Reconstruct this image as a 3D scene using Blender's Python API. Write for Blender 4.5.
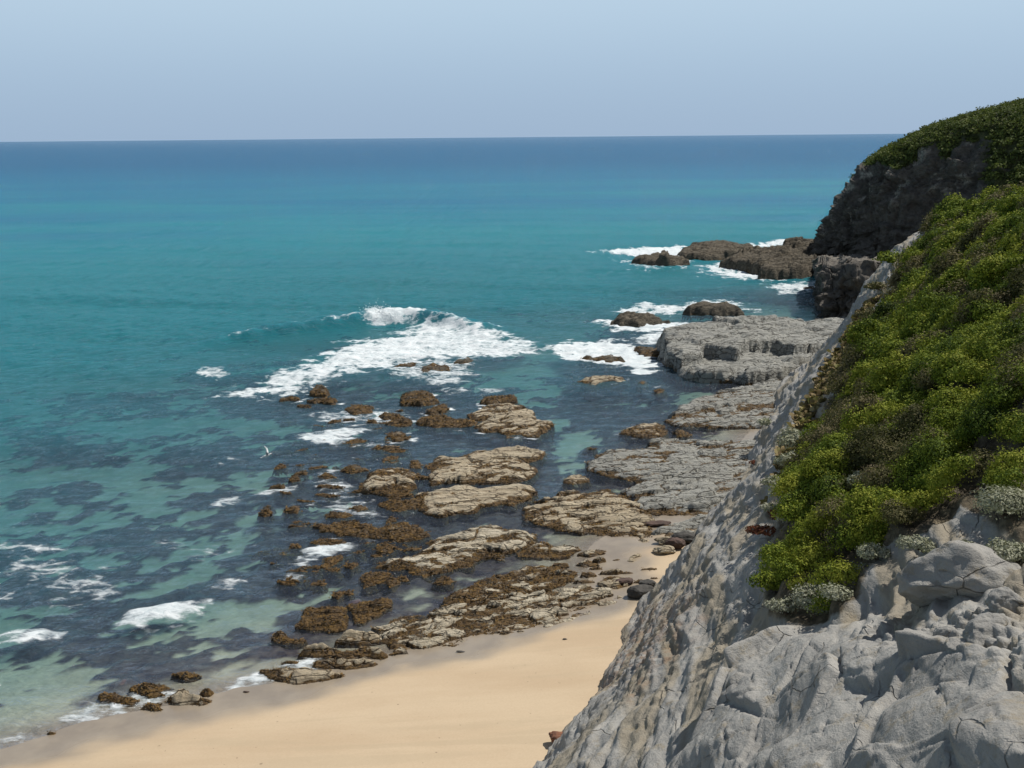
import bpy, bmesh, math, random
import numpy as np
from mathutils import Vector, Matrix, Euler

for o in list(bpy.data.objects):
    bpy.data.objects.remove(o)
SC = bpy.context.scene
COL = SC.collection

# ------------------------------------------------------------------ camera, sky, sun, exposure
CAM_H = 30.0
F_PX = 983.0
PITCH = math.radians(14.13)
ROLL = math.radians(0.5)
cam_d = bpy.data.cameras.new('camera')
cam_d.sensor_width = 36.0
cam_d.lens = 36.0 * F_PX / 1024.0
cam_d.clip_start = 0.2
cam_d.clip_end = 90000.0
cam = bpy.data.objects.new('camera', cam_d)
COL.objects.link(cam)
cam.location = (0, 0, CAM_H)
CAM_R = Euler((math.pi / 2 - PITCH, ROLL, 0), 'XYZ').to_matrix()
cam.rotation_euler = CAM_R.to_euler('XYZ')
SC.camera = cam

SUN_EL = math.radians(56)
SUN_AZ = math.radians(63)        # from +Y (away from the camera) towards +X
sun_vec = Vector((math.cos(SUN_EL) * math.sin(SUN_AZ), math.cos(SUN_EL) * math.cos(SUN_AZ), math.sin(SUN_EL)))
world = bpy.data.worlds.new('World')
SC.world = world
world.use_nodes = True
wn = world.node_tree.nodes
wl = world.node_tree.links
wn.clear()
w_out = wn.new('ShaderNodeOutputWorld')
w_bg = wn.new('ShaderNodeBackground')
w_sky = wn.new('ShaderNodeTexSky')
w_sky.sky_type = 'NISHITA'
w_sky.sun_disc = False
w_sky.sun_elevation = SUN_EL
w_sky.sun_rotation = SUN_AZ
w_sky.altitude = 30
w_sky.air_density = 1.0
w_sky.dust_density = 2.2
w_sky.ozone_density = 3.0
w_sky.dust_density = 0.6
w_sky.ozone_density = 2.0
w_geo = wn.new('ShaderNodeTexCoord')
w_sep = wn.new('ShaderNodeSeparateXYZ')
wl.new(w_geo.outputs['Generated'], w_sep.inputs[0])
w_mr = wn.new('ShaderNodeMapRange')
w_mr.interpolation_type = 'SMOOTHSTEP'
for i, x in enumerate((0.0, 0.17, 0.0, 1.0)):
    w_mr.inputs[i + 1].default_value = x
wl.new(w_sep.outputs['Z'], w_mr.inputs[0])
w_hz = wn.new('ShaderNodeMix')               # thin grey-blue sea haze low over the horizon
w_hz.data_type = 'RGBA'
w_hz.inputs[6].default_value = (4.9, 6.8, 9.3, 1)
w_hz.inputs[7].default_value = (7.3, 9.5, 11.5, 1)
wl.new(w_mr.outputs[0], w_hz.inputs[0])
w_mr2 = wn.new('ShaderNodeMapRange')
w_mr2.interpolation_type = 'SMOOTHSTEP'
for i, x in enumerate((0.15, 0.34, 0.90, 0.06)):
    w_mr2.inputs[i + 1].default_value = x
wl.new(w_sep.outputs['Z'], w_mr2.inputs[0])
w_mx = wn.new('ShaderNodeMix')
w_mx.data_type = 'RGBA'
wl.new(w_mr2.outputs[0], w_mx.inputs[0])
w_hs = wn.new('ShaderNodeHueSaturation')
w_hs.inputs['Saturation'].default_value = 0.72
wl.new(w_sky.outputs[0], w_hs.inputs['Color'])
wl.new(w_hs.outputs[0], w_mx.inputs[6])
wl.new(w_hz.outputs[2], w_mx.inputs[7])
wl.new(w_mx.outputs[2], w_bg.inputs['Color'])
w_bg.inputs['Strength'].default_value = 0.072
wl.new(w_bg.outputs[0], w_out.inputs['Surface'])

sun_d = bpy.data.lights.new('sun', 'SUN')
sun_d.energy = 4.7
sun_d.angle = math.radians(0.55)
sun_d.color = (1.0, 0.955, 0.89)
sun = bpy.data.objects.new('sun', sun_d)
COL.objects.link(sun)
sun.location = (60, 60, 120)
sun.rotation_euler = sun_vec.to_track_quat('Z', 'Y').to_euler()

SC.view_settings.view_transform = 'Standard'
SC.view_settings.look = 'None'
SC.view_settings.gamma = 1.0
SC.view_settings.exposure = 0.0
SC.view_settings.use_curve_mapping = False
SC.cycles.max_bounces = 8
SC.cycles.transparent_max_bounces = 8
SC.cycles.caustics_reflective = False
SC.cycles.caustics_refractive = False

# ------------------------------------------------------------------ numeric helpers
R_NP = np.array(CAM_R)


def ray(px, py):
    v = np.array([(px - 512.0) / F_PX, (384.0 - py) / F_PX, -1.0])
    return R_NP @ v


def at_z(px, py, z=0.0):
    d = ray(px, py)
    t = (z - CAM_H) / d[2]
    return np.array([d[0] * t, d[1] * t, z])


def at_t(px, py, t):
    d = ray(px, py)
    return np.array([0, 0, CAM_H]) + d * t


def at_y(px, py, Y):
    d = ray(px, py)
    return np.array([0, 0, CAM_H]) + d * (Y / d[1])


def sstep(a, b, x):
    t = np.clip((x - a) / (b - a), 0, 1)
    return t * t * (3 - 2 * t)


def _h(ix, iy, iz, seed):
    n = (ix.astype(np.int64) * 374761393 + iy.astype(np.int64) * 668265263 + iz.astype(np.int64) * 2147483647 + seed * 1274126177) & 0xFFFFFFFF
    n = ((n ^ (n >> 13)) * 1274126177) & 0xFFFFFFFF
    n = ((n ^ (n >> 16)) * 2246822519) & 0xFFFFFFFF
    return n ^ (n >> 15)


_G3 = np.array([[1, 1, 0], [-1, 1, 0], [1, -1, 0], [-1, -1, 0], [1, 0, 1], [-1, 0, 1], [1, 0, -1], [-1, 0, -1],
                [0, 1, 1], [0, -1, 1], [0, 1, -1], [0, -1, -1], [1, 1, 0], [-1, 1, 0], [0, -1, 1], [0, -1, -1]], float)


def noise3(x, y, z, seed=0):
    x, y, z = np.broadcast_arrays(np.asarray(x, float), np.asarray(y, float), np.asarray(z, float))
    x0, y0, z0 = np.floor(x), np.floor(y), np.floor(z)
    fx, fy, fz = x - x0, y - y0, z - z0
    u, v, w = [t * t * t * (t * (t * 6 - 15) + 10) for t in (fx, fy, fz)]
    x0, y0, z0 = x0.astype(np.int64), y0.astype(np.int64), z0.astype(np.int64)
    res = 0
    for dx in (0, 1):
        for dy in (0, 1):
            for dz in (0, 1):
                g = _G3[_h(x0 + dx, y0 + dy, z0 + dz, seed) & 15]
                dot = g[..., 0] * (fx - dx) + g[..., 1] * (fy - dy) + g[..., 2] * (fz - dz)
                wt = (u if dx else 1 - u) * (v if dy else 1 - v) * (w if dz else 1 - w)
                res = res + wt * dot
    return res


def noise2(x, y, seed=0):
    x, y = np.broadcast_arrays(np.asarray(x, float), np.asarray(y, float))
    x0, y0 = np.floor(x), np.floor(y)
    fx, fy = x - x0, y - y0
    u, v = [t * t * t * (t * (t * 6 - 15) + 10) for t in (fx, fy)]
    x0, y0 = x0.astype(np.int64), y0.astype(np.int64)
    z0 = np.zeros_like(x0)
    res = 0
    for dx in (0, 1):
        for dy in (0, 1):
            a = (_h(x0 + dx, y0 + dy, z0, seed) & 4095) * (2 * math.pi / 4096)
            dot = np.cos(a) * (fx - dx) + np.sin(a) * (fy - dy)
            res = res + (u if dx else 1 - u) * (v if dy else 1 - v) * dot
    return res * 1.4


def fbm2(x, y, oct=4, seed=0, gain=0.5, lac=2.03):
    s, a, f = 0, 1.0, 1.0
    for i in range(oct):
        s = s + a * noise2(x * f + 17.3 * i, y * f - 9.1 * i, seed + i)
        a *= gain
        f *= lac
    return s


def fbm3(x, y, z, oct=4, seed=0, gain=0.5, lac=2.03):
    s, a, f = 0, 1.0, 1.0
    for i in range(oct):
        s = s + a * noise3(x * f + 7.3 * i, y * f - 3.1 * i, z * f + 1.7 * i, seed + i)
        a *= gain
        f *= lac
    return s


def voro2(x, y, seed=0):
    """F1, F2, random value of the cell, offset from the cell's point"""
    x0, y0 = np.floor(x).astype(np.int64), np.floor(y).astype(np.int64)
    F1 = np.full(x.shape, 9.0)
    F2 = np.full(x.shape, 9.0)
    rnd = np.zeros(x.shape)
    ox = np.zeros(x.shape)
    oy = np.zeros(x.shape)
    for i in (-1, 0, 1):
        for j in (-1, 0, 1):
            cx, cy = x0 + i, y0 + j
            h1 = _h(cx, cy, np.zeros_like(cx), seed)
            h2 = _h(cx, cy, np.ones_like(cx), seed)
            qx = cx + 0.1 + 0.8 * (h1 & 65535) / 65535.0
            qy = cy + 0.1 + 0.8 * (h2 & 65535) / 65535.0
            dx, dy = x - qx, y - qy
            d = np.sqrt(dx * dx + dy * dy)
            closer = d < F1
            F2 = np.where(closer, F1, np.minimum(F2, d))
            F1 = np.where(closer, d, F1)
            rnd = np.where(closer, (h1 >> 16) / 65535.0, rnd)
            ox = np.where(closer, dx, ox)
            oy = np.where(closer, dy, oy)
    return F1, F2, rnd, ox, oy


def facets(x, y, seed, step, tilt, warp=0.25):
    """broken, flat-faced rock: every cell is a plane with its own level and tilt"""
    wx = x + warp * noise2(x * 1.3, y * 1.3, seed + 50)
    wy = y + warp * noise2(x * 1.3 + 7, y * 1.3, seed + 51)
    f1, f2, r, ox, oy = voro2(wx, wy, seed)
    ra, rb = (r * 37.17) % 1.0, (r * 91.73) % 1.0
    e = sstep(0.0, 0.16, f2 - f1)
    return e * (step * (r - 0.5) + tilt * ((ra - 0.5) * ox + (rb - 0.5) * oy)), f2 - f1, r


def poly_sd(X, Y, poly):
    """signed distance to a polygon, positive inside"""
    P = np.asarray(poly, float)
    dmin = np.full(X.shape, 1e9)
    inside = np.zeros(X.shape, bool)
    n = len(P)
    for i in range(n):
        ax, ay = P[i]
        bx, by = P[(i + 1) % n]
        ex, ey = bx - ax, by - ay
        wx, wy = X - ax, Y - ay
        t = np.clip((wx * ex + wy * ey) / (ex * ex + ey * ey + 1e-12), 0, 1)
        dmin = np.minimum(dmin, (wx - ex * t) ** 2 + (wy - ey * t) ** 2)
        c = ((ay > Y) != (by > Y)) & (X < ex * (Y - ay) / (ey if abs(ey) > 1e-12 else 1e-12) + ax)
        inside ^= c
    d = np.sqrt(dmin)
    return np.where(inside, d, -d)


def line_dist(X, Y, line):
    """distance to an open polyline, the share of its length there and the signed side"""
    P = np.asarray(line, float)
    L = np.concatenate([[0], np.cumsum(np.hypot(*(P[1:] - P[:-1]).T))])
    best = np.full(X.shape, 1e9)
    pos = np.zeros(X.shape)
    side = np.zeros(X.shape)
    for i in range(len(P) - 1):
        ax, ay = P[i]
        ex, ey = P[i + 1] - P[i]
        wx, wy = X - ax, Y - ay
        t = np.clip((wx * ex + wy * ey) / (ex * ex + ey * ey), 0, 1)
        dd = (wx - ex * t) ** 2 + (wy - ey * t) ** 2
        m = dd < best
        best = np.where(m, dd, best)
        pos = np.where(m, (L[i] + t * (L[i + 1] - L[i])) / L[-1], pos)
        side = np.where(m, np.sign(ex * wy - ey * wx), side)
    return np.sqrt(best), pos, side


class TPS:
    def __init__(self, xy, z, smooth=0.0):
        self.p = np.asarray(xy, float)
        self.c = self.p.mean(0)
        self.sc = np.abs(self.p - self.c).max()
        q = (self.p - self.c) / self.sc
        self.q = q
        n = len(q)
        K = self.U(np.hypot(q[:, None, 0] - q[None, :, 0], q[:, None, 1] - q[None, :, 1])) + smooth * np.eye(n)
        P = np.c_[np.ones(n), q]
        A = np.zeros((n + 3, n + 3))
        A[:n, :n] = K
        A[:n, n:] = P
        A[n:, :n] = P.T
        self.w = np.linalg.solve(A, np.r_[np.asarray(z, float), 0, 0, 0])

    @staticmethod
    def U(r):
        return np.where(r > 1e-9, r * r * np.log(np.maximum(r, 1e-9)), 0)

    def __call__(self, X, Y):
        sh = np.shape(X)
        x = (np.ravel(X) - self.c[0]) / self.sc
        y = (np.ravel(Y) - self.c[1]) / self.sc
        out = np.empty(len(x))
        for i in range(0, len(x), 40000):
            xs, ys = x[i:i + 40000], y[i:i + 40000]
            r = np.hypot(xs[:, None] - self.q[None, :, 0], ys[:, None] - self.q[None, :, 1])
            out[i:i + 40000] = self.U(r) @ self.w[:-3] + self.w[-3] + self.w[-2] * xs + self.w[-1] * ys
        return out.reshape(sh)


def mesh_np(name, V, faces, mat, attrs=None, smooth=True, parent=None, link=True):
    """V (n,3), faces (m,k) all of k corners -> ONE mesh object"""
    me = bpy.data.meshes.new(name)
    V = np.ascontiguousarray(V, np.float32)
    faces = np.ascontiguousarray(faces, np.int32)
    m, k = faces.shape
    me.vertices.add(len(V))
    me.vertices.foreach_set('co', V.ravel())
    me.loops.add(m * k)
    me.loops.foreach_set('vertex_index', faces.ravel())
    me.polygons.add(m)
    me.polygons.foreach_set('loop_start', np.arange(0, m * k, k, dtype=np.int32))
    if smooth:
        me.polygons.foreach_set('use_smooth', np.ones(m, bool))
    me.update(calc_edges=True)
    for an, av in (attrs or {}).items():
        a = me.attributes.new(an, 'FLOAT', 'POINT')
        a.data.foreach_set('value', np.ascontiguousarray(av, np.float32).ravel())
    me.materials.append(mat)
    o = bpy.data.objects.new(name, me)
    COL.objects.link(o)
    if parent is not None:
        o.parent = parent
    return o


def grid_faces(nx, ny, keep=None):
    """vertex (i,j) = i*ny + j"""
    i, j = np.meshgrid(np.arange(nx - 1), np.arange(ny - 1), indexing='ij')
    a = (i * ny + j).ravel()
    f = np.c_[a, a + ny, a + ny + 1, a + 1]
    if keep is not None:
        k = keep.ravel()
        f = f[k[f].any(1)]
    return f


def compact(V, F, attrs):
    used = np.zeros(len(V), bool)
    used[F.ravel()] = True
    idx = np.cumsum(used) - 1
    return V[used], idx[F], {k: np.ravel(v)[used] for k, v in attrs.items()}


def tag(o, label=None, cat=None, group=None, kind=None):
    if label:
        o['label'] = label
    if cat:
        o['category'] = cat
    if group:
        o['group'] = group
    if kind:
        o['kind'] = kind
    return o


# ------------------------------------------------------------------ materials
class NT:
    def __init__(self, name):
        self.m = bpy.data.materials.new(name)
        self.m.use_nodes = True
        self.t = self.m.node_tree
        self.t.nodes.clear()
        self.out = self.n('ShaderNodeOutputMaterial')

    def n(self, typ, **kw):
        nd = self.t.nodes.new(typ)
        for k, v in kw.items():
            setattr(nd, k, v)
        return nd

    def put(self, sock, v):
        if v is None:
            return
        if isinstance(v, bpy.types.NodeSocket):
            self.t.links.new(v, sock)
        else:
            sock.default_value = v

    def attr(self, name):
        return self.n('ShaderNodeAttribute', attribute_name=name).outputs['Fac']

    def math(self, op, a, b=None, c=None, clamp=False):
        nd = self.n('ShaderNodeMath', operation=op)
        nd.use_clamp = clamp
        for i, v in enumerate((a, b, c)):
            self.put(nd.inputs[i], v)
        return nd.outputs[0]

    def maprange(self, v, a, b, c=0.0, d=1.0, smooth=True):
        nd = self.n('ShaderNodeMapRange', interpolation_type='SMOOTHSTEP' if smooth else 'LINEAR')
        for i, x in enumerate((v, a, b, c, d)):
            self.put(nd.inputs[i], x)
        return nd.outputs[0]

    def mix(self, f, a, b, blend='MIX'):
        nd = self.n('ShaderNodeMix', data_type='RGBA', blend_type=blend)
        self.put(nd.inputs[0], f)
        self.put(nd.inputs[6], a if isinstance(a, bpy.types.NodeSocket) else (*a, 1))
        self.put(nd.inputs[7], b if isinstance(b, bpy.types.NodeSocket) else (*b, 1))
        return nd.outputs[2]

    def pos(self, scale=(1, 1, 1), rot=(0, 0, 0)):
        g = self.n('ShaderNodeTexCoord').outputs['Object']
        mp = self.n('ShaderNodeMapping')
        self.put(mp.inputs['Vector'], g)
        mp.inputs['Rotation'].default_value = rot
        mp.inputs['Scale'].default_value = scale
        return mp.outputs[0]

    def noise(self, vec, scale, detail=4.0, rough=0.55, dist=0.0):
        nd = self.n('ShaderNodeTexNoise')
        self.put(nd.inputs['Vector'], vec)
        nd.inputs['Scale'].default_value = scale
        nd.inputs['Detail'].default_value = detail
        nd.inputs['Roughness'].default_value = rough
        nd.inputs['Distortion'].default_value = dist
        return nd.outputs['Fac']

    def bump(self, height, strength, dist, normal=None):
        nd = self.n('ShaderNodeBump')
        nd.inputs['Strength'].default_value = strength
        nd.inputs['Distance'].default_value = dist
        self.put(nd.inputs['Height'], height)
        if normal is not None:
            self.put(nd.inputs['Normal'], normal)
        return nd.outputs[0]

    def principled(self, col, rough=0.9, spec=0.3, normal=None):
        p = self.n('ShaderNodeBsdfPrincipled')
        self.put(p.inputs['Base Color'], col if isinstance(col, bpy.types.NodeSocket) else (*col, 1))
        self.put(p.inputs['Roughness'], rough)
        self.put(p.inputs['Specular IOR Level'], spec)
        if normal is not None:
            self.put(p.inputs['Normal'], normal)
        return p.outputs[0]

    def done(self, sh):
        self.t.links.new(sh, self.out.inputs['Surface'])
        return self.m


def mat_sea():
    k = NT('sea_water')
    d = k.attr('depth')
    foam = k.attr('foam')
    # chop
    v1 = k.pos((0.55, 1.0, 1.0), (0, 0, math.radians(-14)))
    n1 = k.noise(v1, 0.95, 5.0, 0.62, 0.4)
    n2 = k.noise(k.pos((0.7, 1.0, 1), (0, 0, math.radians(20))), 2.6, 3.0, 0.6, 0.2)
    n3 = k.noise(v1, 0.11, 3.0, 0.55, 0.3)
    hh = k.math('ADD', k.math('MULTIPLY', n1, 0.8), k.math('ADD', k.math('MULTIPLY', n2, 0.42), k.math('MULTIPLY', n3, 1.6)))
    nrm = k.bump(hh, 1.0, 1.5)
    # body of the water
    T = k.n('ShaderNodeCombineColor')
    for i, kk in enumerate((-0.40, -0.085, -0.06)):
        k.put(T.inputs[i], k.math('EXPONENT', k.math('MULTIPLY', d, kk)))
    tr = k.n('ShaderNodeBsdfTransparent')
    k.put(tr.inputs[0], T.outputs[0])
    big = k.noise(k.pos((0.25, 1, 1), (0, 0, math.radians(-8))), 0.012, 5.0, 0.6)
    dd = k.math('ADD', d, k.math('MULTIPLY', k.math('SUBTRACT', big, 0.5), 26.0))
    teal = k.mix(k.maprange(dd, 7.0, 20.0), (0.026, 0.205, 0.250), (0.020, 0.145, 0.245))
    deep = k.mix(k.maprange(d, 15.0, 26.5), teal, (0.018, 0.106, 0.205))
    deep = k.mix(k.maprange(d, 0.5, 4.5), (0.098, 0.126, 0.178), deep)
    df = k.n('ShaderNodeBsdfDiffuse')
    k.put(df.inputs['Color'], deep)
    k.put(df.inputs['Normal'], k.bump(hh, 0.7, 0.5))
    w = k.math('SUBTRACT', 1.0, k.math('EXPONENT', k.math('MULTIPLY', d, -0.21)))
    body = k.n('ShaderNodeMixShader')
    k.put(body.inputs[0], w)
    k.put(body.inputs[1], tr.outputs[0])
    k.put(body.inputs[2], df.outputs[0])
    gl = k.n('ShaderNodeBsdfGlossy')
    gl.inputs['Roughness'].default_value = 0.10
    k.put(gl.inputs['Color'], (0.9, 0.93, 1.0, 1))
    k.put(gl.inputs['Normal'], nrm)
    fr = k.n('ShaderNodeFresnel')
    fr.inputs['IOR'].default_value = 1.33
    k.put(fr.inputs['Normal'], nrm)
    wat = k.n('ShaderNodeMixShader')
    k.put(wat.inputs[0], k.math('MINIMUM', k.math('MULTIPLY', fr.outputs[0], 0.95), 0.40))
    k.put(wat.inputs[1], body.outputs[0])
    k.put(wat.inputs[2], gl.outputs[0])
    # foam: dense where the attribute is high, lacy where it is low
    vf = k.pos((0.55, 1.0, 1.0), (0, 0, math.radians(10)))
    nf0 = k.noise(vf, 2.1, 8.0, 0.72, 0.9)
    nstr = k.noise(k.pos((0.16, 1.0, 1.0), (0, 0, math.radians(12))), 0.9, 6.0, 0.7, 0.5)
    nf = k.math('ADD', k.math('MULTIPLY', nf0, 0.55), k.math('MULTIPLY', nstr, 0.45))
    nl = k.noise(vf, 0.32, 4.0, 0.6, 0.8)
    vor = k.n('ShaderNodeTexVoronoi', feature='DISTANCE_TO_EDGE')
    vor.inputs['Scale'].default_value = 0.9
    wob = k.n('ShaderNodeVectorMath', operation='ADD')
    k.put(wob.inputs[0], vf)
    nzc = k.n('ShaderNodeTexNoise')
    nzc.inputs['Scale'].default_value = 0.9
    nzc.inputs['Detail'].default_value = 4
    k.put(nzc.inputs['Vector'], vf)
    k.put(wob.inputs[1], nzc.outputs['Color'])
    k.put(vor.inputs['Vector'], wob.outputs[0])
    lace = k.maprange(vor.outputs['Distance'], 0.0, 0.22, 0.055, -0.035)
    nn = k.math('ADD', k.math('ADD', k.math('MULTIPLY', nf, 0.72), k.math('MULTIPLY', nl, 0.28)), lace)
    thr = k.math('SUBTRACT', 1.0, foam)
    thr = k.math('ADD', k.math('MULTIPLY', thr, 0.50), 0.27)
    fm = k.maprange(k.math('SUBTRACT', nn, thr), -0.07, 0.17)
    fm = k.math('MULTIPLY', fm, k.maprange(foam, 0.03, 0.15))
    # scattered whitecaps on the open sea
    wc = k.noise(k.pos((0.35, 1, 1)), 0.20, 6.0, 0.75)
    wcm = k.math('MULTIPLY', k.maprange(wc, 0.735, 0.80), k.maprange(d, 2.5, 6.0))
    fm = k.math('MAXIMUM', fm, k.math('MULTIPLY', wcm, 0.8))
    fd = k.principled(k.mix(k.maprange(nf, 0.3, 0.7), (0.50, 0.58, 0.60), (0.80, 0.82, 0.82)), 0.8, 0.2, k.bump(nf, 0.9, 0.35))
    fin = k.n('ShaderNodeMixShader')
    k.put(fin.inputs[0], fm)
    k.put(fin.inputs[1], wat.outputs[0])
    k.put(fin.inputs[2], fd)
    return k.done(fin.outputs[0])


def mat_ground():
    k = NT('sand_and_seabed')
    wet = k.attr('wet')
    kelp = k.attr('kelp')
    p = k.pos()
    n1 = k.noise(p, 0.5, 5, 0.6)
    n2 = k.noise(p, 9.0, 4, 0.65)
    n3 = k.noise(k.pos((0.25, 1, 1), (0, 0, math.radians(25))), 0.35, 4, 0.55)
    dry = k.mix(k.maprange(n3, 0.3, 0.7), (0.455, 0.342, 0.220), (0.515, 0.402, 0.268))
    dry = k.mix(k.math('MULTIPLY', k.maprange(n2, 0.35, 0.75), 0.16), dry, (0.30, 0.21, 0.12))
    wets = k.mix(k.maprange(n1, 0.3, 0.7), (0.235, 0.196, 0.150), (0.300, 0.252, 0.190))
    band = k.noise(k.pos((0.05, 0.5, 1), (0, 0, math.radians(-38))), 0.8, 6, 0.62, 1.2)
    dry = k.mix(k.math('MULTIPLY', k.maprange(band, 0.50, 0.62), 0.35), dry, (0.40, 0.315, 0.205))
    spk = k.noise(p, 3.2, 2, 0.5)
    dry = k.mix(k.math('MULTIPLY', k.maprange(spk, 0.735, 0.76), 0.6), dry, (0.16, 0.115, 0.07))
    c = k.mix(wet, dry, wets)
    kn = k.noise(k.pos((0.7, 1, 1)), 1.6, 5, 0.7)
    kc = k.mix(k.maprange(kn, 0.35, 0.7), (0.040, 0.031, 0.042), (0.135, 0.100, 0.092))
    c = k.mix(k.attr('under'), c, k.mix(k.maprange(n1, 0.3, 0.7), (0.41, 0.375, 0.275), (0.50, 0.455, 0.34)))
    ke = k.noise(k.pos((0.35, 1, 1), (0, 0, math.radians(16))), 1.5, 7, 0.76)
    kelp = k.math('MULTIPLY', k.maprange(k.math('ADD', kelp, k.math('MULTIPLY', k.math('SUBTRACT', ke, 0.5), 1.05)), 0.12, 0.84), k.maprange(kelp, 0.02, 0.12))
    c = k.mix(kelp, c, kc)
    h = k.math('ADD', k.math('MULTIPLY', n1, 0.6), k.math('MULTIPLY', n2, 0.06))
    nb = k.bump(h, 0.35, 0.12)
    rough = k.maprange(wet, 0.0, 1.0, 0.95, 0.24)
    return k.done(k.principled(c, rough, 0.5, nb))


def mat_reef(name, pale, mid, dark):
    k = NT(name)
    weed = k.attr('weed')
    cell = k.attr('cell')
    p = k.pos()
    ps = k.pos((0.5, 1.5, 2.2), (0, 0, math.radians(-24)))
    n1 = k.noise(ps, 1.3, 6, 0.65, 0.4)
    n2 = k.noise(p, 6.0, 5, 0.7)
    c = k.mix(k.maprange(n1, 0.32, 0.68), mid, pale)
    c = k.mix(k.math('MULTIPLY', k.maprange(cell, 0.0, 1.0), 0.45), c, mid)
    c = k.mix(k.math('MULTIPLY', k.maprange(n2, 0.56, 0.72), 0.55), c, dark)
    wn_ = k.noise(p, 3.5, 5, 0.7)
    wc = k.mix(k.maprange(wn_, 0.30, 0.66), (0.030, 0.019, 0.011), (0.150, 0.088, 0.026))
    wf = k.maprange(k.math('ADD', weed, k.math('MULTIPLY', k.math('SUBTRACT', k.noise(p, 2.2, 5, 0.7), 0.5), 0.9)), 0.38, 0.60)
    c = k.mix(wf, c, wc)
    rg = k.maprange(wf, 0, 1, 0.9, 0.55)
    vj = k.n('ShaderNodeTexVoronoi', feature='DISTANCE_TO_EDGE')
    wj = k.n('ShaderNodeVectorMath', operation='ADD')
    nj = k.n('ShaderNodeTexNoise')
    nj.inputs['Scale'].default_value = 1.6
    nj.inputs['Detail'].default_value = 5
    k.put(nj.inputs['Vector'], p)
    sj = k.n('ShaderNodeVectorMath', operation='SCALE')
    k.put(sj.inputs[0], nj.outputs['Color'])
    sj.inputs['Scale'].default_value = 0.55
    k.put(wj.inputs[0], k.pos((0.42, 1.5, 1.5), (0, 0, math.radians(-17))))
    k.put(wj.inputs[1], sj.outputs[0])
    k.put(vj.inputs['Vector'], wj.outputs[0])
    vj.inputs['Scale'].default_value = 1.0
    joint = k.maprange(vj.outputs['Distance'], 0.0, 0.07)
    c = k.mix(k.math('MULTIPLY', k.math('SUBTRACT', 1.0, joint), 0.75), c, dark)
    hb = k.math('ADD', k.math('MULTIPLY', n1, 0.9), k.math('ADD', k.math('MULTIPLY', n2, 0.4), k.math('MULTIPLY', joint, 0.45)))
    return k.done(k.principled(c, rg, 0.3, k.bump(hb, 1.0, 0.30)))


def mat_cliff():
    k = NT('cliff_rock')
    veg = k.attr('soil')
    rust = k.attr('rust')
    streak = k.attr('streak')
    p = k.pos()
    n1 = k.noise(p, 0.55, 5, 0.6, 0.3)
    n2 = k.noise(p, 5.0, 6, 0.7)
    c = k.mix(k.maprange(n1, 0.3, 0.7), (0.262, 0.254, 0.234), (0.368, 0.356, 0.324))
    c = k.mix(k.maprange(streak, 0.25, 0.75), c, (0.290, 0.255, 0.195))
    c = k.mix(k.math('MULTIPLY', k.maprange(n2, 0.55, 0.75), 0.35), c, (0.18, 0.17, 0.155))
    rn = k.math('MULTIPLY', rust, k.maprange(k.noise(p, 2.0, 5, 0.7), 0.42, 0.62))
    c = k.mix(k.math('MULTIPLY', rn, 0.6), c, (0.260, 0.155, 0.090))
    so = k.mix(k.maprange(k.noise(p, 2.5, 5, 0.65), 0.35, 0.65), (0.060, 0.048, 0.030), (0.150, 0.120, 0.075))
    sf = k.maprange(k.math('ADD', veg, k.math('MULTIPLY', k.math('SUBTRACT', k.noise(p, 1.2, 5, 0.7), 0.5), 0.7)), 0.40, 0.62)
    c = k.mix(sf, c, so)
    st = k.noise(k.pos((0.45, 0.28, 1.6), (0, 0, math.radians(23))), 2.2, 6, 0.68, 0.6)
    c = k.mix(k.math('MULTIPLY', k.maprange(st, 0.28, 0.46, 1.0, 0.0), 0.22), c, (0.15, 0.14, 0.12))
    lich = k.noise(p, 1.7, 7, 0.75)
    c = k.mix(k.math('MULTIPLY', k.maprange(lich, 0.52, 0.66), 0.60), c, (0.260, 0.212, 0.135))
    grit = k.noise(p, 30.0, 3, 0.7)
    c = k.mix(k.math('MULTIPLY', k.maprange(grit, 0.58, 0.72), 0.35), c, (0.11, 0.105, 0.095))
    hb = k.math('ADD', k.math('MULTIPLY', n2, 0.45), k.math('MULTIPLY', k.noise(p, 22.0, 4, 0.6), 0.14))
    hb = k.math('ADD', hb, k.math('MULTIPLY', st, 0.5))
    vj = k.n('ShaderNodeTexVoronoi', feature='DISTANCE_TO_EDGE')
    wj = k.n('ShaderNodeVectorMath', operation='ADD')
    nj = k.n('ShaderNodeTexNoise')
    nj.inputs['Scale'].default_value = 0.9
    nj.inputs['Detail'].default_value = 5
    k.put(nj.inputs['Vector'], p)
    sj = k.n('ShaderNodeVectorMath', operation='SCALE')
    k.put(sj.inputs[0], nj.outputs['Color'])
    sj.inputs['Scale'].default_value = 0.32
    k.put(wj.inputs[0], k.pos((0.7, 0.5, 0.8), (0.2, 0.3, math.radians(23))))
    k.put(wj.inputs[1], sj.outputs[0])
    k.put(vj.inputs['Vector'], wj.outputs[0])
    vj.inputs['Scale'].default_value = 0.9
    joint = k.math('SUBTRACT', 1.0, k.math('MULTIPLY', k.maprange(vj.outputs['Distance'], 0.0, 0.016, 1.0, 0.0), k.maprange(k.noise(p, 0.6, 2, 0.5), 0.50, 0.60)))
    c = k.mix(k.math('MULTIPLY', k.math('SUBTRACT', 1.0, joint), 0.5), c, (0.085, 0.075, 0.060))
    hb = k.math('ADD', hb, k.math('MULTIPLY', joint, 0.5))
    return k.done(k.principled(c, 0.85, 0.3, k.bump(hb, 0.9, 0.17)))


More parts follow.
